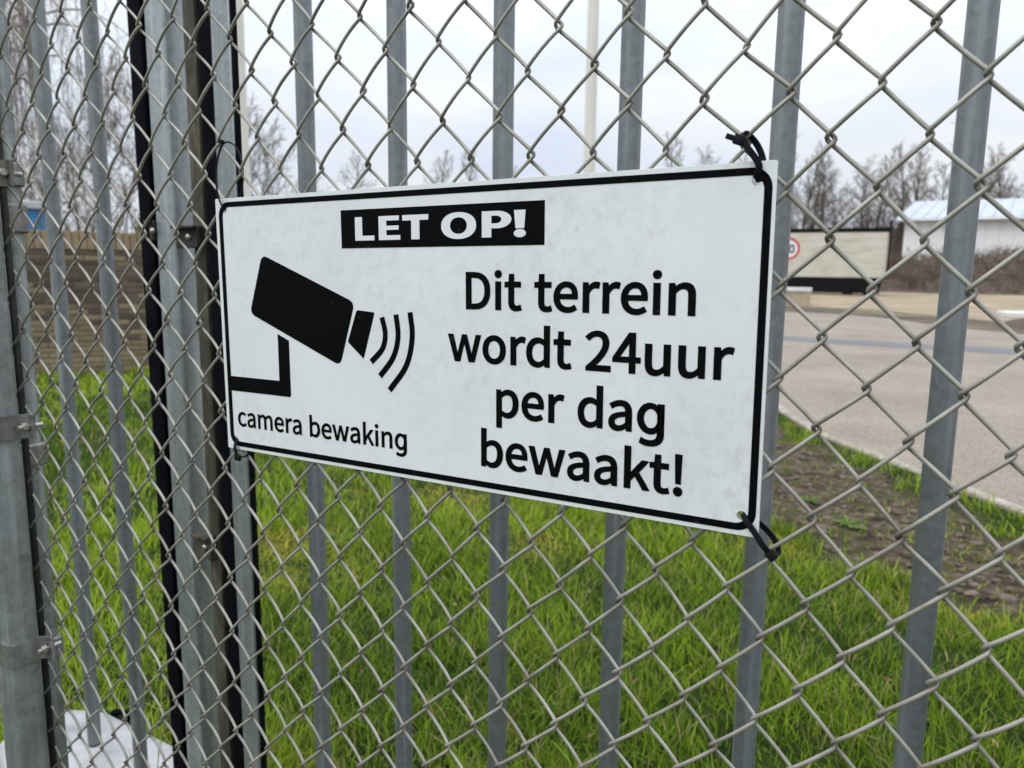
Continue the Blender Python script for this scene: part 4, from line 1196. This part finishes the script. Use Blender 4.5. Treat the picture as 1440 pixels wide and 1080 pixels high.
# brown scrub on the bank and under the trees
def scrub(name, n, area, hmin, hmax, rad, m, seed, zf=None):
    r = np.random.default_rng(seed); parts_ = []
    for i in range(n):
        x, y = r.uniform(area[0], area[1]), r.uniform(area[2], area[3])
        z0 = zf(x, y) if zf else 0.0
        if z0 is None: continue
        h = r.uniform(hmin, hmax); az = r.uniform(0, 6.28); l = r.uniform(0.1, 1.1) * h
        t_ = np.linspace(0, 1, 5)
        P = np.stack([x + math.cos(az) * l * t_ ** 1.5, y + math.sin(az) * l * t_ ** 1.5, z0 + h * (t_ - 0.35 * t_ ** 3)], 1) + r.normal(0, 0.05, (5, 3)) * h * 0.4
        P[0] = (x, y, z0 - 0.05)
        parts_.append(tube_arrays(P, np.linspace(rad, rad * 0.4, 5), 3, cap=False))
        for q in range(3):
            k_ = r.integers(1, 4); e = P[k_] + r.normal(0, 0.3, 3) * h * 0.6 + np.array([0, 0, 0.2 * h])
            parts_.append(tube_arrays(np.array([P[k_], (P[k_] + e) / 2 + r.normal(0, 0.03, 3), e]), rad * 0.6, 3, cap=False))
    v, f = merge(parts_)
    return link(name, mesh_np(name, v, f), m)
M['bramble'] = simple('bramble_stems', (0.135, 0.098, 0.065), 0.95, 0, 0.4, 1.5)
def bank_z(x, y):
    c, s = math.cos(-0.05), math.sin(-0.05)
    u, v = (x - 9.0), (y - 62.0); u, v = (c * u - s * v) / 22.0, (s * u + c * v) / 5.0
    q = 1 - u * u - v * v
    return 2.3 * q ** 0.8 - 0.05 if q > 0.02 else None
tag(scrub('scrub', 2600, (-12, 20, 57.2, 64), 0.5, 1.5, 0.022, M['bramble'], 5, bank_z), 'tangled brown bramble scrub covering the earth bank', 'scrub', kind='stuff')
tag(scrub('undergrowth', 2200, (-34, 14, 80, 92), 1.2, 4.2, 0.03, M['twig'], 6), 'dense leafless undergrowth at the feet of the tree row', 'undergrowth', kind='stuff')

# ------------------------------------------------------------------ white building
M['cladding'] = simple('white_cladding', (0.72, 0.73, 0.74), 0.5, 0, 0.07, 1.2)
M['roofing'] = simple('pale_metal_roof', (0.44, 0.475, 0.52), 0.5, 0.1, 0.08, 1.0)
M['darkwood'] = simple('dark_timber', (0.06, 0.045, 0.038), 0.85, 0, 0.4, 3)
bd = empty('white_building', (-3.6, 74.0, 0)); tag(bd, 'long low white building with pale sheet metal roof behind the earth bank', 'building')
BL = 24.0
box('wall_core', 0.05, BL, 0.06, 9.0, 0, 5.85, M['cladding'], bd)
pm_ = bm_mesh('wall_panel', box_bm(0.012, 0.988, 0, 0.055, 0.15, 5.80, 0.008, 1)); pm_.materials.append(M['cladding'])
for k in range(int(BL)):
    o = link('wall_panel', pm_, None, bd); o.location = (k, random.uniform(0, 0.012), 0)
rv = [(-0.7, -0.6, 5.80), (BL + 0.7, -0.6, 5.80), (BL + 0.2, 4.5, 7.62), (0.4, 4.5, 7.62), (BL + 0.7, 9.6, 5.80), (-0.7, 9.6, 5.80)]
rv += [(x, y, z + 0.14) for x, y, z in rv]
rf = link('roof', mesh_from('roof', rv, [(3, 2, 1, 0), (2, 3, 5, 4), (6, 7, 8, 9), (9, 8, 10, 11), (0, 1, 7, 6), (4, 5, 11, 10), (0, 6, 9, 3), (3, 9, 11, 5), (1, 2, 8, 7), (2, 4, 10, 8)]), M['roofing'], bd)
for k in range(26):
    t0 = k / 25.0; xa = -0.65 + (BL + 1.3) * t0; xb = 0.45 + (BL - 0.3) * t0
    v, f_ = tube_arrays(np.array([(xa, -0.6, 5.96), (xb, 4.5, 7.78)]), 0.035, 4)
    link('seam', mesh_np('seam', v, f_), M['roofing'], rf)
v, f_ = tube_arrays(np.array([(-0.7, -0.66, 5.78), (BL + 0.7, -0.66, 5.78)]), 0.08, 8); link('gutter', mesh_np('gutter', v, f_), M['cladding'], bd)
box('porch_post', -1.0, -0.55, 0.3, 0.7, 0, 5.2, M['darkwood'], bd)
box('porch_board', -0.55, 0.0, 0.4, 0.6, 0.2, 5.6, M['darkwood'], bd)

# ------------------------------------------------------------------ white box trailer
def trailer_mat():
    m, t, b = new_mat('weathered_white_board')
    v = coords(t, (0.5, 1, 2))
    r = ramp(t, noise(t, v, 1.5, 7.0, 0.65), [(0.3, (0.40, 0.39, 0.31)), (0.5, (0.52, 0.51, 0.43)), (0.72, (0.60, 0.59, 0.54))])
    t.links.new(r.outputs[0], b.inputs['Base Color']); b.inputs['Roughness'].default_value = 0.7
    return m
M['board'] = trailer_mat()
M['black'] = simple('black_steel', (0.008, 0.008, 0.009), 0.7, 0, 0.4, 2, spec=0.1)
M['tyre'] = simple('tyre_rubber', (0.018, 0.018, 0.018), 0.85, 0, 0.3, 8)
tl = empty('box_trailer', (-7.0, 47.0, 0), math.radians(4)); tag(tl, 'weathered white box trailer with black chassis parked on the sandy yard', 'trailer')
for k, (z0, z1) in enumerate(((1.02, 1.86), (1.87, 2.72), (2.73, 3.58))):
    box('side_board', -4.2, 4.05, 0, 0.05, z0, z1, M['board'], tl, 0.008, 1)
box('rear_board', 4.06, 4.12, 0.02, 2.5, 1.02, 3.58, M['board'], tl, 0.008, 1)
box('far_side_board', -4.2, 4.05, 2.46, 2.51, 1.02, 3.58, M['board'], tl, 0.008, 1)
box('front_board', -4.27, -4.21, 0.02, 2.5, 1.02, 3.58, M['board'], tl, 0.008, 1)
box('load_floor', -4.2, 4.05, 0.06, 2.45, 1.0, 1.08, M['darkwood'], tl)
box('top_rail', -4.28, 4.14, -0.03, 0.06, 3.59, 3.82, M['black'], tl, 0.01, 1)
box('top_rail', -4.28, 4.14, 2.44, 2.53, 3.59, 3.82, M['black'], tl, 0.01, 1)
box('corner_post', 4.13, 4.24, -0.04, 0.09, 0.95, 4.2, M['black'], tl, 0.01, 1)
ch = link('chassis', mesh_from('chassis', [(-3.2, 0.1, 0.98), (3.9, 0.1, 0.98), (3.9, 0.1, 0.55), (-2.0, 0.1, 0.42), (-3.0, 0.1, 0.66), (-3.2, 2.4, 0.98), (3.9, 2.4, 0.98), (3.9, 2.4, 0.55), (-2.0, 2.4, 0.42), (-3.0, 2.4, 0.66)],
     [(0, 4, 3, 2, 1), (5, 6, 7, 8, 9), (0, 1, 6, 5), (1, 2, 7, 6), (2, 3, 8, 7), (3, 4, 9, 8), (4, 0, 5, 9)]), M['black'], tl)
for sx in (-1.6, -0.4, 2.2, 3.3):
    for sy in (0.12, 2.12):
        w_ = empty('wheel', (sx, sy, 0.50), 0, tl)
        v, f_ = tube_arrays(np.array([(0, 0.0, 0), (0, 0.03, 0), (0, 0.23, 0), (0, 0.26, 0)]), np.array([0.44, 0.5, 0.5, 0.44]), 24)
        link('tyre', mesh_np('tyre', v, f_), M['tyre'], w_)
        v, f_ = tube_arrays(np.array([(0, -0.012, 0), (0, 0.27, 0)]), np.array([0.24, 0.24]), 16)
        link('rim', mesh_np('rim', v, f_), M['black'], w_)
box('side_skirt', -2.0, 3.85, 0.02, 0.10, 0.12, 0.98, M['black'], tl, 0.01, 1)

# the beige block in front of it
M['blockm'] = simple('beige_concrete', (0.36, 0.30, 0.21), 0.9, 0, 0.2, 3, 0.3)
bk = empty('concrete_block', (-4.95, 30.7, 0), 0.1); tag(bk, 'squat beige concrete block on the verge near the trailer', 'block')
box('block_body', -0.62, 0.62, -0.4, 0.4, 0.0, 0.55, M['blockm'], bk, 0.03)
box('block_cap', -0.66, 0.66, -0.44, 0.44, 0.55, 0.70, M['slab'], bk, 0.02)

# ------------------------------------------------------------------ speed limit sign
M['red'] = simple('sign_red', (0.55, 0.03, 0.04), 0.4, 0, 0.08, 6)
M['swhite'] = simple('traffic_white', (0.78, 0.78, 0.78), 0.4, 0, 0.05, 6)
ts = empty('speed_sign', (-4.47, 26.4, 0), math.radians(8)); tag(ts, 'round white speed limit sign with red ring on a grey pole across the road', 'road sign')
v, f_ = tube_arrays(np.array([(0, 0.06, 0), (0, 0.06, 2.42)]), 0.03, 12); link('pole', mesh_np('pole', v, f_, True), M['zinc'], ts)
def disc(name, r, y0, y1, m, par, inner=0.0, z=2.075):
    n = 48; V, F = [], []
    a = np.linspace(0, 2 * math.pi, n, endpoint=False)
    for rr, y in ((r, y0), (r, y1), (inner, y0), (inner, y1)):
        V += [(rr * math.cos(t_), y, z + rr * math.sin(t_)) for t_ in a]
    for k_ in range(n):
        k2 = (k_ + 1) % n
        F += [(k_, k2, n + k2, n + k_), (k_, 2 * n + k_, 2 * n + k2, k2), (n + k_, n + k2, 3 * n + k2, 3 * n + k_)]
        if inner: F.append((2 * n + k_, 3 * n + k_, 3 * n + k2, 2 * n + k2))
    if not inner:
        F = [f for f in F if max(f) < 2 * n] + [tuple(range(n)), tuple(range(2 * n - 1, n - 1, -1))]
        V = V[:2 * n]
    bm = bmesh.new(); me = mesh_from(name, V, F); bm.from_mesh(me); bmesh.ops.recalc_face_normals(bm, faces=bm.faces); bm.to_mesh(me); bm.free()
    return link(name, me, m, par)
dk = disc('disc', 0.375, 0.0, 0.02, M['swhite'], ts)
disc('red_ring', 0.373, -0.006, -0.001, M['red'], dk, 0.295)
def digit(P, closed):
    P3 = np.array([(x, 0, z) for x, z in P])
    v, f = tube_arrays(catmull(np.concatenate([P3, P3[:1]]) if closed else P3, 5), 0.026, 6)
    v[:, 1] = v[:, 1] * 0.12 - 0.006; v[:, 2] += 2.075
    link('digit', mesh_np('digit', v, f), M['black'], dk)
digit([(0.11 + 0.072 * math.cos(a), 0.12 * math.sin(a)) for a in np.linspace(0, 2 * math.pi, 11)[:-1]], True)
digit([(-0.18, 0.09), (-0.12, 0.122), (-0.06, 0.085), (-0.075, 0.03), (-0.115, 0.008), (-0.06, -0.02), (-0.048, -0.07), (-0.10, -0.122), (-0.18, -0.095)], False)

# dry grass stalks at the foot of the frame tube
M['straw'] = simple('dry_stalk', (0.34, 0.27, 0.16), 0.8, 0, 0.3, 10)
dg = empty('dry_stalks', (-1.02, 0.34, 0)); tag(dg, 'thin dry grass stalks leaning at the foot of the black rubber strip', 'dry grass')
for (dx, h, lx, sd_) in ((0.0, 0.46, 0.10, 1), (-0.02, 0.30, -0.03, 2), (0.03, 0.38, 0.05, 3), (0.015, 0.24, 0.12, 4)):
    t_ = np.linspace(0, 1, 9)
    P = np.stack([dx + lx * t_ ** 2, -0.01 * sd_ * t_, h * (t_ - 0.12 * t_ ** 3)], 1)
    v, f_ = tube_arrays(P, np.linspace(0.0012, 0.0006, 9), 5)
    link('stalk', mesh_np('stalk', v, f_, True), M['straw'], dg)
